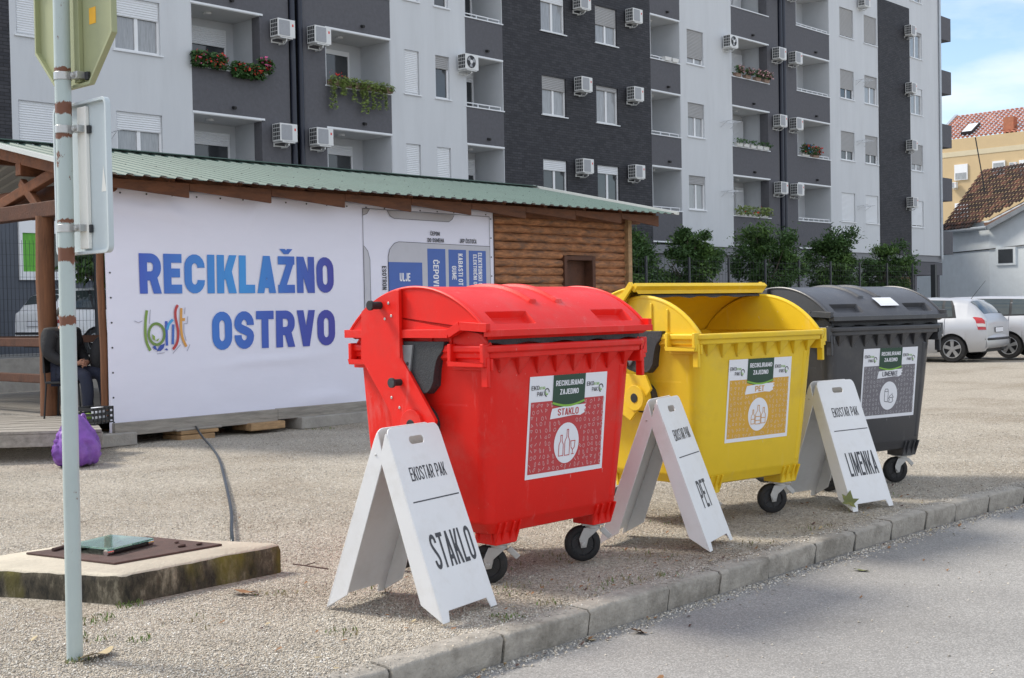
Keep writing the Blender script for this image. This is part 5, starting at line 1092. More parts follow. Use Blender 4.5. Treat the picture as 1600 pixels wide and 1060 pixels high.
# ================================================================ A-BOARDS
M_ab = mat('white_board_plastic', (.76, .76, .76), .45, .03, 3, .05, 200, dirt=(.56, .53, .48), dirt_amt=.32, dscale=5)
M_abt = mat('board_print', (.045, .045, .05), .5, .05, 4)
def make_board(name, label, loc, rz, word, ww, tilt=0):
    t = thing(name, label, 'sandwich board', loc, rz, 'white sandwich boards in front of the bins')
    H = .918
    for s, nm in ((-1, 'front_panel'), (1, 'rear_panel')):
        def P(a, b, d, s=s): return (a, s * (.345 - b * .349) + s * d * .937, b * .937 + d * .349)
        out = [(-.215, 0), (-.165, 0), (-.150, .048), (.150, .048), (.165, 0), (.215, 0), (.213, .10), (.20, .86)] + arc(.160, .878, .038, .040, 0, 90, 5) + arc(-.160, .878, .038, .040, 90, 180, 5) + [(-.20, .86), (-.213, .10)]
        hole = rrect(-.055, .055, .828, .866, .018, 4)
        m = sheet(out, [hole], P, -.006, 0, M_ab)
        for e in (-1, 1):
            pb = [(.004, -.006), (.11, -.095), (.80, -.080), (.895, -.012), (.895, -.006)]
            vs = []
            for x_ in (0, .008):
                for b, d in pb: ax_ = (.2145 - .0145 * b / .9) - x_; vs.append(P(e * ax_, b, d))
            k = len(pb); m.add(vs, [tuple(range(k)), tuple(range(2 * k - 1, k - 1, -1))] + [(j, (j + 1) % k, k + (j + 1) % k, k + j) for j in range(k)], M_ab)
            if s == 1: m.cyl(P(e * .2050, .80, -.035), P(e * .196, .80, -.035), .006, M_galv, n=8)
        pn = m.build(nm, t, bevel=.002, smooth=35)
        if s == -1:
            q = MB(); fn = lambda a, b, d: P(a, b, d + .0012)
            lettering(q, 'EKOSTAR PAK', -.125, .655, .270, .066, fn, M_abt, .42, .115, .08); q.add([fn(-.165, .555, 0), fn(.190, .555, 0), fn(.190, .561, 0), fn(-.165, .561, 0)], [(0, 1, 2, 3)], M_abt)
            lettering(q, word, .02 - ww / 2, .235, ww, .165, fn, M_abt, .42, .122, .085); q.build('lettering', pn, smooth=0)
    return t
make_board('sandwich_board', 'white sandwich board lettered STAKLO in front of the red bin', (4.128, 4.437, 0), R(9), 'STAKLO', .315)
make_board('sandwich_board', 'white sandwich board lettered PET between the red and yellow bins', (6.195, 4.44, 0), R(15.5), 'PET', .15)
make_board('sandwich_board', 'white sandwich board lettered LIMENKA between the yellow and black bins', (8.085, 4.36, 0), R(-11), 'LIMENKA', .30)

# ================================================================ ROAD SIGN (seen from behind)
M_pole = mat('pole_paint', (.42, .49, .48), .5, .08, 4, .12, 40, dirt=(.17, .08, .04), dirt_amt=.0, dscale=9, stretch=(1, 1, .5))
def rusty(m):
    t = m.node_tree; b = t.nodes['Principled BSDF']; src = b.inputs['Base Color'].links[0].from_socket
    g = N(t, 'ShaderNodeTexCoord'); n = N(t, 'ShaderNodeTexNoise'); n.inputs['Scale'].default_value = 14; n.inputs['Detail'].default_value = 8; n.inputs['Roughness'].default_value = .75; mp_ = N(t, 'ShaderNodeMapping'); mp_.inputs['Scale'].default_value = (1, 1, .55)
    t.links.new(g.outputs['Object'], mp_.inputs[0]); t.links.new(mp_.outputs[0], n.inputs['Vector']); r_ = N(t, 'ShaderNodeMapRange'); r_.inputs['From Min'].default_value = .62; r_.inputs['From Max'].default_value = .65; t.links.new(n.outputs['Fac'], r_.inputs[0])
    mx_ = N(t, 'ShaderNodeMix', data_type='RGBA'); mx_.inputs['B'].default_value = (.16, .06, .03, 1); t.links.new(src, mx_.inputs['A']); t.links.new(mx_.outputs['Result'], b.inputs['Base Color'])
    sz = N(t, 'ShaderNodeSeparateXYZ'); t.links.new(g.outputs['Object'], sz.inputs[0]); acc = r_.outputs[0]
    for z0, hh in ((1.655, .030), (2.245, .022), (1.385, .016), (1.79, .004), (2.135, .006), (2.40, .004)):
        d1 = N(t, 'ShaderNodeMath', operation='SUBTRACT'); t.links.new(sz.outputs[2], d1.inputs[0]); d1.inputs[1].default_value = z0
        d2 = N(t, 'ShaderNodeMath', operation='ABSOLUTE'); t.links.new(d1.outputs[0], d2.inputs[0])
        d3 = N(t, 'ShaderNodeMath', operation='MULTIPLY_ADD'); t.links.new(n.outputs['Fac'], d3.inputs[0]); d3.inputs[1].default_value = -.09; t.links.new(d2.outputs[0], d3.inputs[2])
        d4 = N(t, 'ShaderNodeMapRange'); d4.inputs['From Min'].default_value = hh - .045; d4.inputs['From Max'].default_value = hh - .041; d4.inputs['To Min'].default_value = 1; d4.inputs['To Max'].default_value = 0; t.links.new(d3.outputs[0], d4.inputs[0])
        mm = N(t, 'ShaderNodeMath', operation='MAXIMUM'); t.links.new(acc, mm.inputs[0]); t.links.new(d4.outputs[0], mm.inputs[1]); acc = mm.outputs[0]
    t.links.new(acc, mx_.inputs['Factor'])
rusty(M_pole)
M_rust = mat('rust_band', (.17, .075, .055), .9, .4, 18, .5, 60, dirt=(.38, .36, .32), dirt_amt=.8, dscale=14); M_olive = mat('sign_back_olive', (.34, .36, .20), .55, .05, 2.5, dirt=(.26, .27, .16), dirt_amt=.5, dscale=2); M_alu = mat('sign_back_grey', (.50, .56, .58), .5, .05, 2.5, spec=.5); M_aluw = mat('lit_rail_and_mark_white', (.80, .79, .74), .45, .03, 4); M_yst = mat('yellow_label', (.80, .42, .02), .5, .1, 20)
sg = thing('road_sign', 'pale rusty sign post with octagonal and rectangular plates seen from behind', 'road sign', (2.64, 4.87, 0))
Lx, Ly = -.0, -.012            # slight lean per metre
def pp(z): return Vector((Lx * z, Ly * z, z))
m = MB(); m.tube([pp(z) for z in (-.2, .5, 1.2, 2, 2.8, 3.4)], .0325, M_pole, 24); m.build('pole', sg)
oc = (-.035, 2.64); ap = .308; X0 = .062
def octo(r_): return [(oc[0] + r_ / math.cos(R(22.5)) * math.cos(R(22.5 + 45 * i)), oc[1] + r_ / math.cos(R(22.5)) * math.sin(R(22.5 + 45 * i))) for i in range(8)]
m = MB(); o1, o2 = octo(ap), octo(ap - .012)
m.prism(o1, lambda a, b, d: (d, a, b), X0, X0 + .003, M_olive)
for i in range(8):
    a, b = o1[i], o1[(i + 1) % 8]; c, d = o2[(i + 1) % 8], o2[i]
    m.add([(X0, *a), (X0, *b), (X0 - .022, *b), (X0 - .022, *a), (X0 - .022, *c), (X0 - .022, *d), (X0, *c), (X0, *d)], [(0, 1, 2, 3), (3, 2, 4, 5), (5, 4, 6, 7)], M_olive)
m.box(X0 - .02, X0, oc[0] - .052, oc[0] - .012, 2.35, 2.93, M_olive); oc_o = m.build('octagonal_plate', sg, bevel=.002, smooth=0)
MB().box(X0 - .0015, X0 - .0006, -.19, -.140, 2.575, 2.640, M_yst).build('label', oc_o, smooth=0)
m = MB(); rc = rrect(-.278, .142, 1.654, 2.272, .03, 5); rin = rrect(-.266, .130, 1.666, 2.260, .022, 5)
m.prism(rc, lambda a, b, d: (d, a, b), X0, X0 + .003, M_alu); k = len(rc)
m.add([(X0, *p) for p in rc] + [(X0 - .020, *p) for p in rc] + [(X0 - .020, *p) for p in rin] + [(X0, *p) for p in rin], [(q * k + i, q * k + (i + 1) % k, (q + 1) * k + (i + 1) % k, (q + 1) * k + i) for q in range(3) for i in range(k)], M_alu)
rp_o = m.build('rectangular_plate', sg, bevel=.001, smooth=40)
MB().box(X0 - .018, X0 - .0005, -.118, -.052, 1.675, 2.25, M_aluw).build('mounting_rail', rp_o, bevel=.003, smooth=0)  # brightness of the lit strip is put into this white colour
MB().add([(X0 - .001, -.20, 1.90), (X0 - .001, -.236, 1.90), (X0 - .001, -.218, 2.005)], [(0, 1, 2)], M_aluw).build('arrow_mark', rp_o, smooth=0)
for z in (2.375, 2.16, 1.76):
    m = MB(); c = pp(z); m.lathe([(.0340, -.016), (.0355, -.016), (.0355, .016), (.0340, .016)], c, (0, 0, 1), M_galv, 24); m.box(.015, .058, c.y - .085, c.y - .030, z - .014, z + .014, M_galv); m.cyl((.02, c.y - .060, z), (.004, c.y - .060, z), .010, M_galv, n=8); m.box(.048, .060, c.y - .11, c.y - .085, z - .02, z + .012, M_dark); m.build('clamp', sg, bevel=.002, smooth=40)

# ================================================================ MANHOLE SLAB, SCALE, HOSE
M_slab = mat('mossy_concrete', (.50, .45, .36), .92, .15, 5, .6, 60, dirt=(.40, .36, .28), dirt_amt=.6, dscale=3)
def mossy():
    m = bpy.data.materials.new('slab_side'); m.use_nodes = True; t = m.node_tree; L = t.links.new; b = t.nodes['Principled BSDF']; b.inputs['Roughness'].default_value = .95
    g = N(t, 'ShaderNodeTexCoord'); n1 = N(t, 'ShaderNodeTexNoise'); n1.inputs['Scale'].default_value = 9; n1.inputs['Detail'].default_value = 9; n1.inputs['Roughness'].default_value = .75; n2 = N(t, 'ShaderNodeTexNoise'); n2.inputs['Scale'].default_value = 3.3; n2.inputs['Detail'].default_value = 5
    mp_ = N(t, 'ShaderNodeMapping'); mp_.inputs['Scale'].default_value = (1, 1, .45); L(g.outputs['Object'], mp_.inputs[0])
    for n in (n1, n2): L(mp_.outputs[0], n.inputs['Vector'])
    cr = N(t, 'ShaderNodeValToRGB'); e = cr.color_ramp.elements; e[0].position = .40; e[0].color = (.022, .02, .015, 1); e[1].position = .70; e[1].color = (.34, .30, .22, 1); k = e.new(.53); k.color = (.085, .072, .05, 1); L(n1.outputs['Fac'], cr.inputs[0])
    r_ = N(t, 'ShaderNodeMapRange'); r_.inputs['From Min'].default_value = .52; r_.inputs['From Max'].default_value = .66; r_.inputs['To Max'].default_value = .8; L(n2.outputs['Fac'], r_.inputs[0])
    mx_ = N(t, 'ShaderNodeMix', data_type='RGBA'); mx_.inputs['B'].default_value = (.16, .14, .018, 1); L(r_.outputs[0], mx_.inputs['Factor']); L(cr.outputs[0], mx_.inputs['A']); L(mx_.outputs['Result'], b.inputs['Base Color'])
    bp_ = N(t, 'ShaderNodeBump'); bp_.inputs['Strength'].default_value = .8; bp_.inputs['Distance'].default_value = .02; L(n1.outputs['Fac'], bp_.inputs['Height']); L(bp_.outputs[0], b.inputs['Normal']); return m
M_side = mossy(); M_rplate = mat('rusted_plate', (.085, .048, .04), .85, .35, 9, .4, 90, dirt=(.05, .03, .025), dirt_amt=.7, dscale=5)
sl_ = thing('manhole_slab', 'mossy raised concrete slab with rusty steel cover plate', 'manhole slab', (3.55, 6.0, 0))
def q2(pl): return [(x - 3.55, y - 6.0) for x, y in pl]
def rounded(pl, r=.06, n=4):
    out = []
    for i in range(len(pl)):
        p, a, b = Vector(pl[i]), Vector(pl[i - 1]), Vector(pl[(i + 1) % len(pl)]); d0 = (a - p).normalized() * r; d1 = (b - p).normalized() * r
        for k in range(n + 1): u = k / n; out.append(tuple((p + d0) * (1 - u) ** 2 + p * 2 * u * (1 - u) + (p + d1) * u * u))
    return out
base = rounded(q2([(3.29, 5.60), (4.32, 5.65), (3.86, 6.62), (2.80, 6.62)])); g = random.Random(2); rows = []
fine = []
for i in range(len(base)):
    a, b = base[i], base[(i + 1) % len(base)]; L_ = math.hypot(b[0] - a[0], b[1] - a[1]); n = max(1, int(L_ / .05))
    for k in range(n): fine.append((a[0] + (b[0] - a[0]) * k / n, a[1] + (b[1] - a[1]) * k / n))
wob = [g.uniform(-.008, .008) for _ in fine]
def off(pl, s): return [(x * s, y * s) for x, y in pl]
m = MB(); rows = [[(x * (1 + w_ * .8), y * (1 + w_), -.1) for (x, y), w_ in zip(fine, wob)], [(x * (1 + w_ * .6), y * (1 + w_ * .6), .10) for (x, y), w_ in zip(fine, wob)], [(x * .985, y * .985, .128 + w_ * .4) for (x, y), w_ in zip(fine, wob)]]
m.grid(rows, M_side, True); rt = [(x * .955, y * .955, .140) for x, y in fine]; m.grid([rows[-1], rt], M_slab, True); m.poly(rt, M_slab); m.build('slab', sl_, smooth=60)
pl_ = q2([(3.40, 5.85), (4.05, 5.85), (3.93, 6.40), (3.26, 6.50)]); m = MB(); m.prism(pl_, lambda a, b, d: (a, b, d), .1405, .152, M_rplate)
m.build('cover_plate', sl_, bevel=.003, smooth=0)
m = MB(); m.cyl((-.19, .40, .162), (-.09, .44, .162), .010, M_rplate, n=8); m.build('lifting_bar', sl_)
for lx_, ly_, lr_, lab_ in ((3.86, 5.95, .020, 'dark lump of dirt nearest the glass scale on the rusty plate'), (3.95, 5.92, .016, 'flat dark lump of dirt near the right corner of the rusty plate'), (3.90, 6.06, .012, 'smallest dark lump of dirt at the back of the rusty plate')):
    m = MB(); m.sphere((0, 0, .008), lr_, M_rplate, 6, (1.3, .8, .5)); o = m.build('dirt_lump'); o.location = (lx_, ly_, .152); tag(o, lab_, 'dirt lump', 'dirt lumps on the plate')
M_gl = mat('scale_glass', (.50, .78, .70), .04, .02, 3, trans=.85, spec=.6, rvar=0); M_chrome = mat('chrome', (.75, .76, .78), .12, .02, 3, metal=1.0, rvar=0)
scl = thing('glass_scale', 'square glass bathroom scale lying on the rusty cover plate', 'bathroom scale', (3.60, 6.22, .152), R(16))
m = MB(); m.prism(rrect(-.16, .16, -.155, .155, .012, 3), lambda a, b, d: (a, b, d), .030, .040, M_gl); m.build('glass_plate', scl, bevel=.001, smooth=0)
for y in (-.125, .125):
    m = MB(); m.cyl((-.15, y, .015), (.15, y, .015), .015, M_black, n=14); m.build('foot_bar', scl)
    MB().cyl((-.172, y, .016), (-.13, y, .016), .0170, M_chrome, n=14).build('foot_cap', scl); MB().cyl((.13, y, .016), (.172, y, .016), .0170, M_chrome, n=14).build('foot_cap', scl)
m = MB(); m.prism(rrect(-.05, .05, -.035, .035, .008, 3), lambda a, b, d: (a, b, d), .014, .0295, M_dark); m.build('display', scl, smooth=0)
hp_ = [(4.56, 6.50, .0), (4.585, 6.53, .12), (4.68, 6.66, .22), (5.05, 7.2, .24), (5.75, 8.24, .20), (6.6, 9.55, .14), (7.45, 10.95, .09), (7.95, 11.8, .10), (8.20, 12.35, .14)]
hp_ = [(4.58, 6.51, -.02), (4.60, 6.54, .02), (4.78, 6.80, .03), (5.32, 7.57, .025), (6.32, 9.08, .025), (7.05, 10.2, .025), (7.62, 11.15, .03), (8.05, 11.95, .06), (8.28, 12.42, .13)]
def cr_(P, n=8):
    P = [Vector(p) for p in P]; P = [P[0] * 2 - P[1]] + P + [P[-1] * 2 - P[-2]]; out = []
    for i in range(1, len(P) - 2):
        for k in range(n): u = k / n; out.append(.5 * ((2 * P[i]) + (P[i + 1] - P[i - 1]) * u + (2 * P[i - 1] - 5 * P[i] + 4 * P[i + 1] - P[i + 2]) * u * u + (3 * P[i] - P[i - 1] - 3 * P[i + 1] + P[i + 2]) * u ** 3))
    return out + [P[-2]]
tag(MB().tube(cr_(hp_), .012, mat('hose_black', (.012, .022, .030), .35, .1, 5), 10).build('water_pipe'), 'black plastic water pipe curving over gravel from slab to shed', 'pipe')

# ================================================================ PORCH: BAG, CRATE, CHAIR, PERSON
M_bag = mat('purple_film', (.20, .075, .36), .42, .35, 7, 1.0, 7, dirt=(.36, .20, .50), dirt_amt=.6, dscale=5, spec=.4)
def make_bag():
    g = np.random.default_rng(4); m = MB(); rows = []; n = 36; nz = 22
    for i in range(nz + 1):
        v = i / nz; z = .47 * v; r = .235 * (math.sin(math.pi * min(1, .18 + v * .82)) ** .6) * (1 - .45 * v) + .015
        rows.append([(r * 1.15 * math.cos(2 * math.pi * k / n) * (1 + .10 * math.sin(k * 1.9 + v * 9) + .07 * math.sin(k * 3.1 - v * 14) + .03 * g.normal()), r * .9 * math.sin(2 * math.pi * k / n) * (1 + .10 * math.sin(k * 1.3 + v * 7) + .03 * g.normal()), z + .012 * math.sin(k * 2.3)) for k in range(n)])
    m.grid(rows, M_bag, True); m.poly(rows[0][::-1], M_bag); m.poly(rows[-1], M_bag); return m
bag = thing('plastic_bag', 'full purple plastic carrier bag on the gravel by the platform', 'bag', (6.20, 11.30, 0), .4)
o = make_bag().build('sack', bag, smooth=180)
m = MB(); m.tube(cr_([(-.03, 0, .43), (-.07, .0, .54), (-.03, .0, .62), (.02, .0, .54), (.0, 0, .44)], 6), .012, M_bag, 6); m.tube(cr_([(.06, 0, .41), (.14, .02, .46), (.19, .03, .38)], 6), .014, M_bag, 6); m.build('handle', bag)
M_crate = mat('black_crate', (.02, .02, .021), .5, .1, 6)
cr = thing('plastic_crate', 'black slatted plastic crate with white and green items on the platform edge', 'crate', (6.84, 12.14, .295), R(25))
m = MB(); m.box(-.17, .17, -.14, .14, 0, .012, M_crate)
for s in (-1, 1):
    for z in (.03, .085, .14): m.box(-.17, .17, s * .14 - .006, s * .14 + .006, z, z + .03, M_crate); m.box(s * .17 - .006, s * .17 + .006, -.14, .14, z, z + .03, M_crate)
    for x in np.linspace(-.16, .16, 6): m.box(x - .008, x + .008, s * .147 - .004, s * .147 + .004, 0, .17, M_crate)
m.build('crate_body', cr, smooth=0)
tag(MB().obox((6.90, 12.10, .40), (.05, .02, 0), (-.02, .05, 0), (0, .01, .06), M_prw).build('milk_carton', bevel=.004, smooth=0), 'small white carton standing in the black crate', 'carton'); 
tag(MB().sphere((6.82, 12.18, .36), .06, mat('green_fabric', (.22, .36, .06), .7, .3, 9), 8, (1.1, .9, .7)).build('green_bundle'), 'yellow green bundle lying in the black crate', 'bundle')
# chair
ch = thing('folding_chair', 'chair with thin black legs under the seated man', 'chair', (7.13, 13.13, .295), R(-52)); ch.scale = (.9, .9, .9)
m = MB(); m.box(-.21, .21, -.20, .20, .42, .45, M_crate); m.build('seat', ch, bevel=.01, smooth=0)
m = MB(); m.box(-.24, -.215, -.19, .19, .55, .88, M_crate); m.build('backrest', ch, bevel=.01, smooth=0)
for x, y in ((-.2, -.18), (-.2, .18), (.2, -.18), (.2, .18)): MB().tube([(x, y, .43), (x * 1.15, y * 1.08, 0)], .012, M_black, 8).build('leg', ch)
for y in (-.18, .18): MB().tube([(-.21, y, .43), (-.235, y, .88)], .011, M_black, 8).build('back_frame', ch)
def skinfig(name, chains, mt, parent, lev=2):
    """chains of (x,y,z,r); equal points are shared -> one continuous skinned surface, rooted at the first point"""
    idx = {}; vs = []; rs = []; es = set()
    for c_ in chains:
        pv = None
        for p in c_:
            k = (round(p[0], 3), round(p[1], 3), round(p[2], 3))
            if k not in idx: idx[k] = len(vs); vs.append(p[:3]); rs.append(p[3])
            if pv is not None and pv != idx[k]: es.add((pv, idx[k]))
            pv = idx[k]
    me = bpy.data.meshes.new(name); me.from_pydata(vs, list(es), []); me.materials.append(mt); o = bpy.data.objects.new(name, me); sc.collection.objects.link(o); o.parent = parent
    s = o.modifiers.new('skin', 'SKIN'); s.use_smooth_shade = True
    for i, r_ in enumerate(rs): q = me.skin_vertices[0].data[i]; q.radius = (r_, r_) if not isinstance(r_, tuple) else r_; q.use_root = (i == 0)
    o.modifiers.new('sub', 'SUBSURF').levels = lev; o.modifiers['sub'].render_levels = lev; return o
M_skin = mat('skin', (.46, .25, .17), .55, .08, 9, spec=.35); M_hair = mat('dark_hair', (.02, .016, .013), .6, .2, 20); M_jack = mat('black_jacket', (.014, .014, .016), .75, .25, 9, .6, 30); M_jean = mat('navy_trousers', (.012, .016, .035), .8, .25, 10, .5, 40); M_shoe = mat('dark_trainer', (.03, .03, .028), .6, .3, 10)
# seated figure faces +x in its own frame; seat height .45
pe = thing('person', 'seated man in black jacket and navy trousers with hands in his lap', 'person', (7.13, 13.13, .295), R(-72)); pe.scale = (.90, .90, .90)
pel = (-.06, 0, .56); ch_ = (-.10, 0, .98); nk = (-.07, 0, 1.08)
def fingers(w_, d, side):
    out = []
    for k in range(4):
        o_ = (k - 1.5) * .019; L_ = (.062, .074, .070, .055)[k]
        b0 = (w_[0] + d[0] * .075, w_[1] + d[1] * .075 , w_[2] + o_); out.append([(w_[0] + d[0] * .02, w_[1] + d[1] * .02, w_[2], .026), (*b0, .010), (b0[0] + d[0] * L_ * .5 , b0[1] + d[1] * L_ * .5, b0[2] - .006, .009), (b0[0] + d[0] * L_ * .6 - .025, b0[1] + d[1] * L_ * .8, b0[2] - .012, .008)])
    out.append([(w_[0] + d[0] * .02, w_[1] + d[1] * .02, w_[2], .026), (w_[0] + d[0] * .04 - .02, w_[1] + d[1] * .04, w_[2] + .035, .011), (w_[0] + d[0] * .075 - .02, w_[1] + d[1] * .075, w_[2] + .045, .009)])
    return out
body = [[(*pel, .13), (-.09, 0, .78, .13), (*ch_, .15), (*nk, .055), (-.045, 0, 1.14, .052), (-.02, 0, 1.19, .085), (-.015, 0, 1.25, .098), (-.03, 0, 1.31, .075)], [(-.015, 0, 1.25, .098), (.075, 0, 1.225, .018), (.095, 0, 1.205, .014)]]
for s in (-1, 1):
    wr_ = (.235, s * .075, .665); d = (.35, -s * .93)
    body += [[(*ch_, .15), (-.10, s * .19, .99, .055), (-.06, s * .25, .78, .048), (.10, s * .20, .68, .040), (*wr_, .030), (wr_[0] + d[0] * .02, wr_[1] + d[1] * .02, wr_[2], .026)]]
    body += fingers(wr_, d, s)
    body += [[(*pel, .13), (.02, s * .10, .54, .085), (.40, s * .14, .53, .062), (.44, s * .15, .30, .055), (.42, s * .15, .09, .04), (.47, s * .15, .045, .035), (.56, s * .16, .035, .028)]]
skinfig('body', body, M_skin, pe, 2)
jk = [[(-.06, 0, .60, .18), (-.09, 0, .78, .19), (-.10, 0, .97, .20), (-.09, 0, 1.05, .145), (-.072, 0, 1.115, .082)]]
for s in (-1, 1): jk += [[(-.10, 0, .97, .20), (-.10, s * .20, 1.01, .125), (-.06, s * .26, .78, .082), (.10, s * .205, .685, .062), (.20, s * .10, .668, .048)]]
skinfig('jacket', jk, M_jack, pe, 2)
tz = [[(-.06, 0, .56, .16)]]; tz = []
for s in (-1, 1): tz += [[(-.06, 0, .55, .155), (.03, s * .10, .545, .105), (.40, s * .14, .535, .085), (.445, s * .15, .30, .075), (.425, s * .15, .11, .062)]]
skinfig('trousers', tz, M_jean, pe, 2)
for s in (-1, 1): skinfig('shoe', [[(.40, s * .15, .07, .048), (.47, s * .152, .05, .045), (.57, s * .165, .04, .034)]], M_shoe, pe, 2)
m = MB(); m.sphere((-.030, 0, 1.285), .104, M_hair, 12, (1.0, .92, .85)); hr = m.build('hair', pe, smooth=180)
for v in hr.data.vertices:
    if v.co.x > .02 and v.co.z < 1.335: v.co.x = .02 + (v.co.x - .02) * .15
    if v.co.z < 1.22: v.co.z = 1.22; v.co.y *= .9
m = MB()
for s in (-1, 1): m.sphere((.072, s * .034, 1.245), .010, M_black, 6); m.box(.074, .084, s * .034 - .018, s * .034 + .018, 1.262, 1.268, M_hair); m.sphere((-.02, s * .098, 1.235), .022, M_skin, 6, (.7, .4, 1.2))
m.box(.078, .084, -.024, .024, 1.172, 1.180, mat('lips', (.30, .12, .10), .5, .1, 5)); m.build('face', pe, smooth=60)
jb = thing('black_rucksack', 'dark rucksack hanging beside the seated man against the corner post', 'rucksack', (7.45, 12.95, .72), .3)
m = MB(); m.sphere((0, 0, .22), .2, M_jack, 12, (.8, .6, 1.25)); m.sphere((.06, -.05, .02), .13, M_jack, 10, (.9, .8, 1)); m.build('pack', jb, smooth=180)
m = MB(); m.tube(cr_([(-.05, -.1, .38), (-.02, -.14, .48), (.05, -.1, .42), (.07, -.13, .2), (.05, -.13, .0)], 6), .018, M_jack, 6); m.build('strap', jb)
tr_ = thing('green_trainer', 'dark trainer with lime green sole standing by the corner post', 'shoe', (7.38, 12.82, .30), R(-70))
skinfig('upper', [[(-.09, 0, .07, .042), (0, 0, .055, .042), (.10, 0, .04, .035)]], M_shoe, tr_, 2)
m = MB(); m.prism(ell(.0, 0, .15, .048, 20), lambda a, b, d: (a, b, d), 0, .025, MATS['green_fabric']); m.build('sole', tr_, smooth=0)

# ================================================================ CARS
M_silver = mat('silver_paint', (.50, .51, .53), .38, .02, 3, metal=.35, coat=.25, rvar=.03); M_whitec = mat('white_paint', (.84, .85, .86), .3, .02, 3, coat=.7, rvar=.03); M_darkc = mat('graphite_paint', (.06, .063, .068), .3, .03, 3, metal=.3, coat=.7, rvar=.03)
M_cglass = mat('car_glass', (.05, .065, .065), .05, .3, 1.5, spec=.8, rvar=.02); M_trim = mat('black_trim', (.02, .02, .022), .55, .1, 6); M_lamp = mat('tail_lamp', (.42, .012, .012), .15, .15, 18, coat=.8); M_lampc = mat('clear_lamp', (.62, .58, .56), .12, .1, 12, coat=.8); M_alloy = mat('alloy_wheel', (.45, .46, .47), .3, .05, 4, metal=.7)
def make_car(name, label, loc, rz, paint, kind='hatch', group=None):
    t = thing(name, label, 'car', loc, rz, group); Wd = .84
    # stations along x (front +): x, bottom, belt, top, half width scale
    if kind == 'hatch':
        ST = [(-2.02, .42, .86, .87, .88), (-2.01, .34, .92, .935, .93), (-1.96, .26, .95, .99, .95), (-1.88, .24, .95, 1.10, .965), (-1.72, .23, .95, 1.27, .98), (-1.55, .22, .945, 1.395, .99), (-1.30, .21, .94, 1.43, 1), (-.6, .20, .92, 1.46, 1), (.1, .20, .90, 1.45, 1), (.5, .20, .89, 1.37, 1), (.95, .20, .88, 1.09, .99), (1.2, .20, .87, .96, .985), (1.7, .21, .78, .86, .96), (2.0, .24, .66, .76, .90), (2.1, .34, .58, .62, .82)]
        wx = (1.28, -1.24)
    else:
        ST = [(-2.28, .42, .90, .91, .88), (-2.27, .34, .94, .955, .93), (-2.22, .26, .96, 1.0, .95), (-2.14, .24, .96, 1.14, .965), (-2.00, .23, .96, 1.33, .98), (-1.85, .22, .955, 1.42, .99), (-1.6, .21, .95, 1.45, 1), (-.6, .20, .93, 1.47, 1), (.2, .20, .91, 1.46, 1), (.6, .20, .90, 1.37, 1), (1.1, .20, .89, 1.08, .99), (1.35, .20, .88, .97, .985), (1.9, .21, .80, .87, .96), (2.2, .24, .66, .76, .90), (2.3, .34, .58, .62, .82)]
        wx = (1.42, -1.33)
    SX = [s[0] for s in ST]
    def at(x): return [float(np.interp(x, SX, [s[k] for s in ST])) for k in (1, 2, 3, 4)]
    WR = .30; AR = .36
    def sec(x):
        zb, bl, tp, ws = at(x); w_ = Wd * ws; arch = 0
        for c in wx:
            if abs(x - c) < AR: arch = max(arch, .29 + math.sqrt(AR ** 2 - (x - c) ** 2))
        gh = max(0.0, min(1.0, (tp - bl) / .5)); zl = max(zb, arch)
        P = [(w_ * .90, zl), (w_ * .98, max(zb + .10, arch)), (w_ * 1.0, max(.50, arch)), (w_ * .995, max(.72, min(arch, .72)) if bl > .74 else max(bl - .05, zl)), (w_ * .955, bl), (w_ * (.94 - .05 * gh), bl + (tp - bl) * .12), (w_ * (.88 - .11 * gh), bl + (tp - bl) * .72), (w_ * (.80 - .13 * gh), bl + (tp - bl) * .93), (w_ * (.62 - .10 * gh), tp), (0, tp + .015)]
        for i in range(1, 5): P[i] = (P[i][0], max(P[i][1], P[i - 1][1]))
        return P
    xs = sorted(set([round(v, 3) for v in list(np.linspace(SX[0], SX[-1], 44)) + SX + [c + AR * math.cos(R(a)) for c in wx for a in range(0, 181, 12)]]))
    m = MB(); rows = []
    for x in xs: P = sec(x); rows.append([(x, y, z) for y, z in P] + [(x, -y, z) for y, z in P[-2::-1]])
    m.grid(rows, paint); m.poly(rows[0], paint); m.poly(rows[-1][::-1], paint); m.build('body', t, smooth=50)
    m = MB(); m.box(SX[0] + .15, SX[-1] - .15, -.70, .70, .22, .62, M_trim); m.build('underbody', t, smooth=0)
    def S(x, tt, o, s=1):           # surface point, tt = section index (fractional)
        P = sec(x); i = min(int(tt), len(P) - 2); u = tt - i; y = P[i][0] * (1 - u) + P[i + 1][0] * u; z = P[i][1] * (1 - u) + P[i + 1][1] * u
        dy, dz = P[i + 1][0] - P[i][0], P[i + 1][1] - P[i][1]; l = math.hypot(dy, dz) or 1; ny, nz = dz / l, -dy / l
        return (x, s * (y + ny * o), z + nz * o)
    def patch(q, mt, o, s, nx=6, ny=4, mb=None):
        mb = mb or MB(); rows = []
        for j in range(ny + 1):
            v = j / ny; xa = q[0][0] * (1 - v) + q[3][0] * v; xb = q[1][0] * (1 - v) + q[2][0] * v; ta = q[0][1] * (1 - v) + q[3][1] * v; tb = q[1][1] * (1 - v) + q[2][1] * v
            rows.append([S(xa + (xb - xa) * i / nx, ta + (tb - ta) * i / nx, o, s) for i in range(nx + 1)])
        mb.grid(rows, mt); return mb
    bx = SX[0]
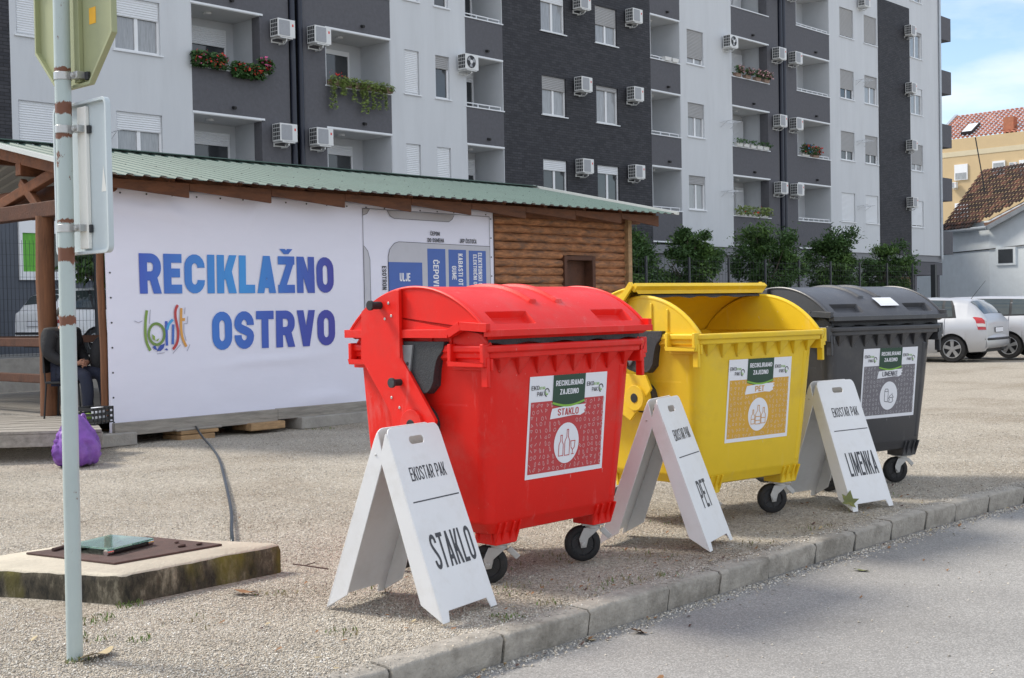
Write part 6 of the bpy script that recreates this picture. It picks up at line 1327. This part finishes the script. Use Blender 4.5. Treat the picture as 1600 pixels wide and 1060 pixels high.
    for s in (-1, 1):
        qz = .28 if kind == 'hatch' else 0
        fr_ = patch([(bx + .42 + qz, 5.0), (.98, 5.0), (.42, 6.95), (bx + .62 + qz * .8, 6.9)], M_trim, .004, s); fr_.build('window_trim', t, smooth=60)
        for a, b in ((bx + .50 + qz, bx + .90 + qz * .3), (bx + .96 + qz * .3, -.12), (-.04, .82)):
            top_b = b if b < .5 else .40
            patch([(a + (.0 if a > bx + .6 else 0), 5.1), (b, 5.1), (top_b, 6.8), (a + (.10 if a < bx + .85 else 0), 6.8)], M_cglass, .008, s).build('side_window', t, smooth=60)
        for a in (bx + .95, -.08): 
            q = MB(); q.tube([S(a, tt, .004, s) for tt in (1.2, 2, 3, 4, 4.8)], .005, M_trim, 4); q.build('door_gap', t)
        q = MB(); q.tube([S(x, 3.6, .02, s) for x in (-.62, -.50, -.40)], .014, paint, 6); q.build('door_handle', t)
        q = MB(); q.grid([[S(x, tt, .010, s) for x in np.linspace(wx[1] + .42, wx[0] - .42, 12)] for tt in (2.25, 2.5)], M_trim); q.build('side_strip', t, smooth=0)
        # tail lamp wraps the corner
        q = patch([(bx + .015, 3.05), (bx + .19, 3.05), (bx + .33, 5.1), (bx + .12, 5.3)], M_lamp, .010, s, 4, 5); lo_ = q.build('tail_lamp', t, smooth=60)
        patch([(bx + .02, 3.35), (bx + .20, 3.35), (bx + .23, 3.65), (bx + .03, 3.65)], M_lampc, .014, s, 3, 1).build('reverse_lens', lo_, smooth=0)
        q = patch([(SX[-1] - .34, 3.2), (SX[-1] - .06, 3.0), (SX[-1] - .08, 4.2), (SX[-1] - .40, 4.6)], M_lampc, .010, s, 4, 3); q.build('headlight', t, smooth=60)
        q = MB(); q.obox((.78, s * .93, .98), (.05, 0, 0), (0, .09, 0), (0, 0, .06), paint); q.build('mirror', t, bevel=.02)
    # rear window, plate, bumper strip, wiper
    q = MB(); rows = []
    for x in np.linspace(bx + .13, bx + .44, 6):
        a, b = S(x, 7.15, .008, 1), S(x, 7.15, .008, -1); P = sec(x); c = (x - .006, 0, P[-1][1] + .004); e = (x - .004, P[-2][0], P[-2][1] + .006); rows.append([a, e, c, (e[0], -e[1], e[2]), b])
    q.grid(rows, M_cglass); q.build('rear_window', t, smooth=60)
    q = MB(); q.box(bx - .018, bx - .004, -.27, .27, .66, .78, M_trim); po = q.build('number_plate', t, bevel=.004, smooth=0)
    MB().box(bx - .022, bx - .0185, -.255, .255, .67, .77, M_prw).build('plate_face', po, smooth=0)
    q = MB(); zz = .52
    q.tube([(bx + .06, .78, zz), (bx - .01, .70, zz), (bx - .045, .35, zz), (bx - .05, 0, zz), (bx - .045, -.35, zz), (bx - .01, -.70, zz), (bx + .06, -.78, zz)], .028, M_trim, 8); q.build('bumper_strip', t)
    q = MB(); q.grid([[(bx + .1 * abs(y) ** 2 - o_, y, z) for y in np.linspace(-.78, .78, 13)] for z, o_ in ((.30, -.06), (.33, .03), (.42, .055), (.56, .05), (.62, .0))], paint); q.build('bumper', t, smooth=60)
    q = MB(); q.tube([(bx + .10, .0, 1.0), (bx + .14, .12, 1.03), (bx + .17, .38, 1.05)], .010, M_trim, 5); q.build('wiper', t)
    q = MB(); q.tube([(bx + .62, 0, at(bx + .62)[2]), (bx + .28, 0, at(bx + .62)[2] + .42)], [.007, .003], M_trim, 5); q.build('aerial', t)
    for wxx in wx:
        for s in (-1, 1):
            c = Vector((wxx, s * .72, WR)); ax = Vector((0, s, 0)); q = MB(); q.lathe([(.20, -.10), (.285, -.10), (WR, -.07), (WR, .06), (.285, .09), (.205, .09)], c, ax, M_tyre, 30); to = q.build('wheel', t, smooth=50)
            q = MB(); q.lathe([(.205, .088), (.19, .075), (.185, .03), (0, .02)], c, ax, M_trim, 24); q.lathe([(.208, .092), (.200, .094), (.188, .075)], c, ax, M_alloy, 30); q.lathe([(.045, .06), (.045, .085), (0, .088)], c, ax, M_alloy, 16)
            for k in range(5):
                a = 2 * math.pi * k / 5 + .3; e_ = Vector((math.cos(a), 0, math.sin(a))); pe_ = Vector((-math.sin(a), 0, math.cos(a))); v = [c + ax * .082 + e_ * .03 + pe_ * .03, c + ax * .082 + e_ * .03 - pe_ * .03, c + ax * .080 + e_ * .195 - pe_ * .045, c + ax * .080 + e_ * .195 + pe_ * .045]; v += [p - ax * .02 for p in v]; q.add(v, [(0, 1, 2, 3), (0, 4, 5, 1), (1, 5, 6, 2), (2, 6, 7, 3), (3, 7, 4, 0)], M_alloy)
            q.build('rim', to, smooth=40)
    return t
make_car('parked_car', 'silver hatchback with red tail lamp parked beside the black bin', (28.83, 13.44, 0), R(94), M_silver, 'hatch', 'parked cars')
make_car('parked_car', 'second silver car with five spoke wheels cut off by the right edge', (31.05, 13.11, 0), R(94), M_silver, 'wagon', 'parked cars')
make_car('parked_car', 'dark grey car mostly hidden behind the black bin', (26.0, 16.8, 0), R(-96), M_darkc, 'hatch', 'parked cars')
make_car('parked_car', 'white estate car parked above the concrete wall, seen through the porch', (15.35, 25.55, .55), R(3), M_whitec, 'wagon', 'parked cars')

# ================================================================ LEAVES, WEEDS, LITTER
M_lfg = mat('green_maple', (.13, .145, .035), .6, .35, 18, dirt=(.30, .26, .06), dirt_amt=.8, dscale=10); M_lfb = mat('brown_leaf', (.24, .12, .05), .7, .3, 14); M_lft = mat('tan_leaf', (.42, .34, .20), .7, .2, 9)
def leaf(name, label, loc, rot, size, m, maple=True):
    pts = []
    if maple:
        for a, r_ in ((-90, .25), (-60, .45), (-30, .85), (-12, .5), (8, .62), (28, 1.0), (48, .55), (66, .7), (90, 1.15), (114, .7), (132, .55), (152, 1.0), (172, .62), (192, .5), (210, .85), (240, .45)): pts.append((size * r_ * math.cos(R(a)), size * r_ * math.sin(R(a))))
    else: pts = [(size * .45 * math.cos(R(a)) * (1 + .1 * math.sin(3 * R(a))), size * math.sin(R(a)) * (1 + .08 * math.cos(5 * R(a)))) for a in range(0, 360, 20)]
    mb = MB(); c = (0, 0, size * .05)
    for i in range(len(pts)):
        a, b = pts[i], pts[(i + 1) % len(pts)]
        def Z(p): q = math.hypot(*p) / size; return size * (.28 * q * q * (.5 + .5 * math.sin(3 * math.atan2(p[1], p[0]) + 1)))
        mb.add([c, (a[0], a[1], Z(a)), (b[0], b[1], Z(b))], [(0, 1, 2)], m)
    mb.tube([(0, 0, size * .05), (0, -size * .6, size * .02), (size * .1, -size * 1.1, 0)], size * .022, m, 5)
    o = mb.build(name, smooth=60); o.location = loc; o.rotation_euler = rot; return tag(o, label, 'leaf', None)
leaf('fallen_leaf', 'large yellowing maple leaf leaning on the foot of the LIMENKA board', (7.80, 4.09, .07), (R(62), R(18), R(-40)), .072, M_lfg)
leaf('fallen_leaf', 'curled brown leaf on the road near the kerb', (4.76, 3.56, -.113), (.3, .2, 1), .05, M_lfb); leaf('fallen_leaf', 'brown leaf on the gravel beside the mossy slab', (3.79, 5.30, .01), (.15, .1, .5), .075, M_lfb, False); leaf('fallen_leaf', 'large dry tan leaf at the foot of the sign post', (2.70, 4.80, .01), (.1, .15, 2.0), .10, M_lft, False)
leaf('fallen_leaf', 'small green leaf on the asphalt far right of the kerb', (6.63, 3.41, -.114), (.1, .1, .2), .045, M_lfg, False); leaf('fallen_leaf', 'tiny yellow leaf in the gutter below the kerb joint', (4.50, 3.66, -.113), (.2, .1, 1.2), .035, M_lft, False)
tag(MB().tube([(4.35, 5.62, .02), (4.33, 5.50, .03), (4.40, 5.38, .015)], .004, M_rplate, 5).tube([(4.33, 5.5, .03), (4.42, 5.52, .03)], .003, M_rplate, 5).build('dry_twig'), 'dry dark twig on the gravel right of the slab', 'twig')
M_gr = [mat('grass_blade', (.12, .19, .04), .6, .3, 9), mat('grass_dry', (.24, .20, .10), .7, .3, 9)]
def weeds():
    g = random.Random(8); mb = MB()
    spots = [(3.03, 5.42, .10, 80, 0), (2.97, 4.94, .06, 30, 0), (3.30, 5.55, .07, 60, 0), (4.25, 3.93, .09, 60, 0), (3.62, 4.34, .08, 40, 0), (5.02, 4.75, .16, 120, 1), (5.40, 3.86, .10, 60, 1), (4.65, 4.25, .15, 70, 1), (4.55, 3.95, .07, 40, 1), (5.17, 3.95, .11, 60, 1), (5.5, 4.62, .16, 90, 1), (2.62, 4.82, .05, 40, 0), (4.95, 4.1, .2, 60, 1), (6.9, 4.9, .2, 60, 1), (6.5, 4.0, .12, 40, 1), (7.2, 4.0, .15, 50, 1), (3.9, 5.2, .12, 40, 1), (12.6, 12.1, .25, 90, 0), (9.9, 12.2, .2, 60, 0), (2.85, 5.1, .1, 30, 0), (8.6, 4.2, .18, 60, 1), (5.8, 4.3, .2, 70, 1), (3.3, 5.0, .15, 40, 1), (4.2, 4.9, .15, 40, 1)]
    for x, y, r_, n, k in spots:
        for _ in range(int(n * (.8 if k == 0 else .45))):
            a = g.uniform(0, 6.28); q = r_ * math.sqrt(g.random()); p = Vector((x + q * math.cos(a), y + q * math.sin(a), gz(x, y) + .004)); h_ = g.uniform(.008, .026); d = Vector((g.uniform(-1, 1), g.uniform(-1, 1), 0)) * h_ * .8; s = Vector((-d.y, d.x, 0)).normalized() * g.uniform(.0015, .004)
            mb.add([p - s, p + s, p + d * .5 + s * .8 + Vector((0, 0, h_ * .7)), p + d + Vector((0, 0, h_)), p + d * .5 - s * .8 + Vector((0, 0, h_ * .7))], [(0, 1, 2, 3, 4)], M_gr[k if g.random() < .7 else 1 - k])
    o = mb.build('grass', smooth=0, fix=False); o['kind'] = 'stuff'
weeds()

def litter():
    g = random.Random(31); mb = MB()
    for i in range(420):
        if i < 230: x = g.uniform(2.6, 9.5); y = ky(x) + .06 + abs(g.gauss(0, .45)); z = gz(x, y) + .012
        elif i < 330: x = g.uniform(2.6, 11); y = ky(x) - .01 - abs(g.gauss(0, .05)); z = RZ + .008
        elif i < 345: x = g.uniform(3.5, 9); y = ky(x) - g.uniform(.05, .9); z = RZ + .004
        else: x = g.uniform(2.3, 5.5); y = g.uniform(4.4, 7.5); z = gz(x, y) + .012
        if 2.8 < x < 4.35 and 5.55 < y < 6.65: continue
        r_ = g.uniform(.006, .022); a = g.uniform(0, 6.28); n = g.choice((4, 5, 6)); tl = g.uniform(-.5, .5); m = g.choice((M_lfb, M_lft, M_lfb, M_rplate))
        pts = [(x + r_ * g.uniform(.5, 1.1) * math.cos(a + 6.283 * k / n), y + r_ * .6 * g.uniform(.5, 1.1) * math.sin(a + 6.283 * k / n)) for k in range(n)]
        mb.add([(px, py, z + tl * (px - x) + g.uniform(0, .006)) for px, py in pts], [tuple(range(n))], m)
    o = mb.build('leaf_litter', smooth=0, fix=False); o['kind'] = 'stuff'
litter()
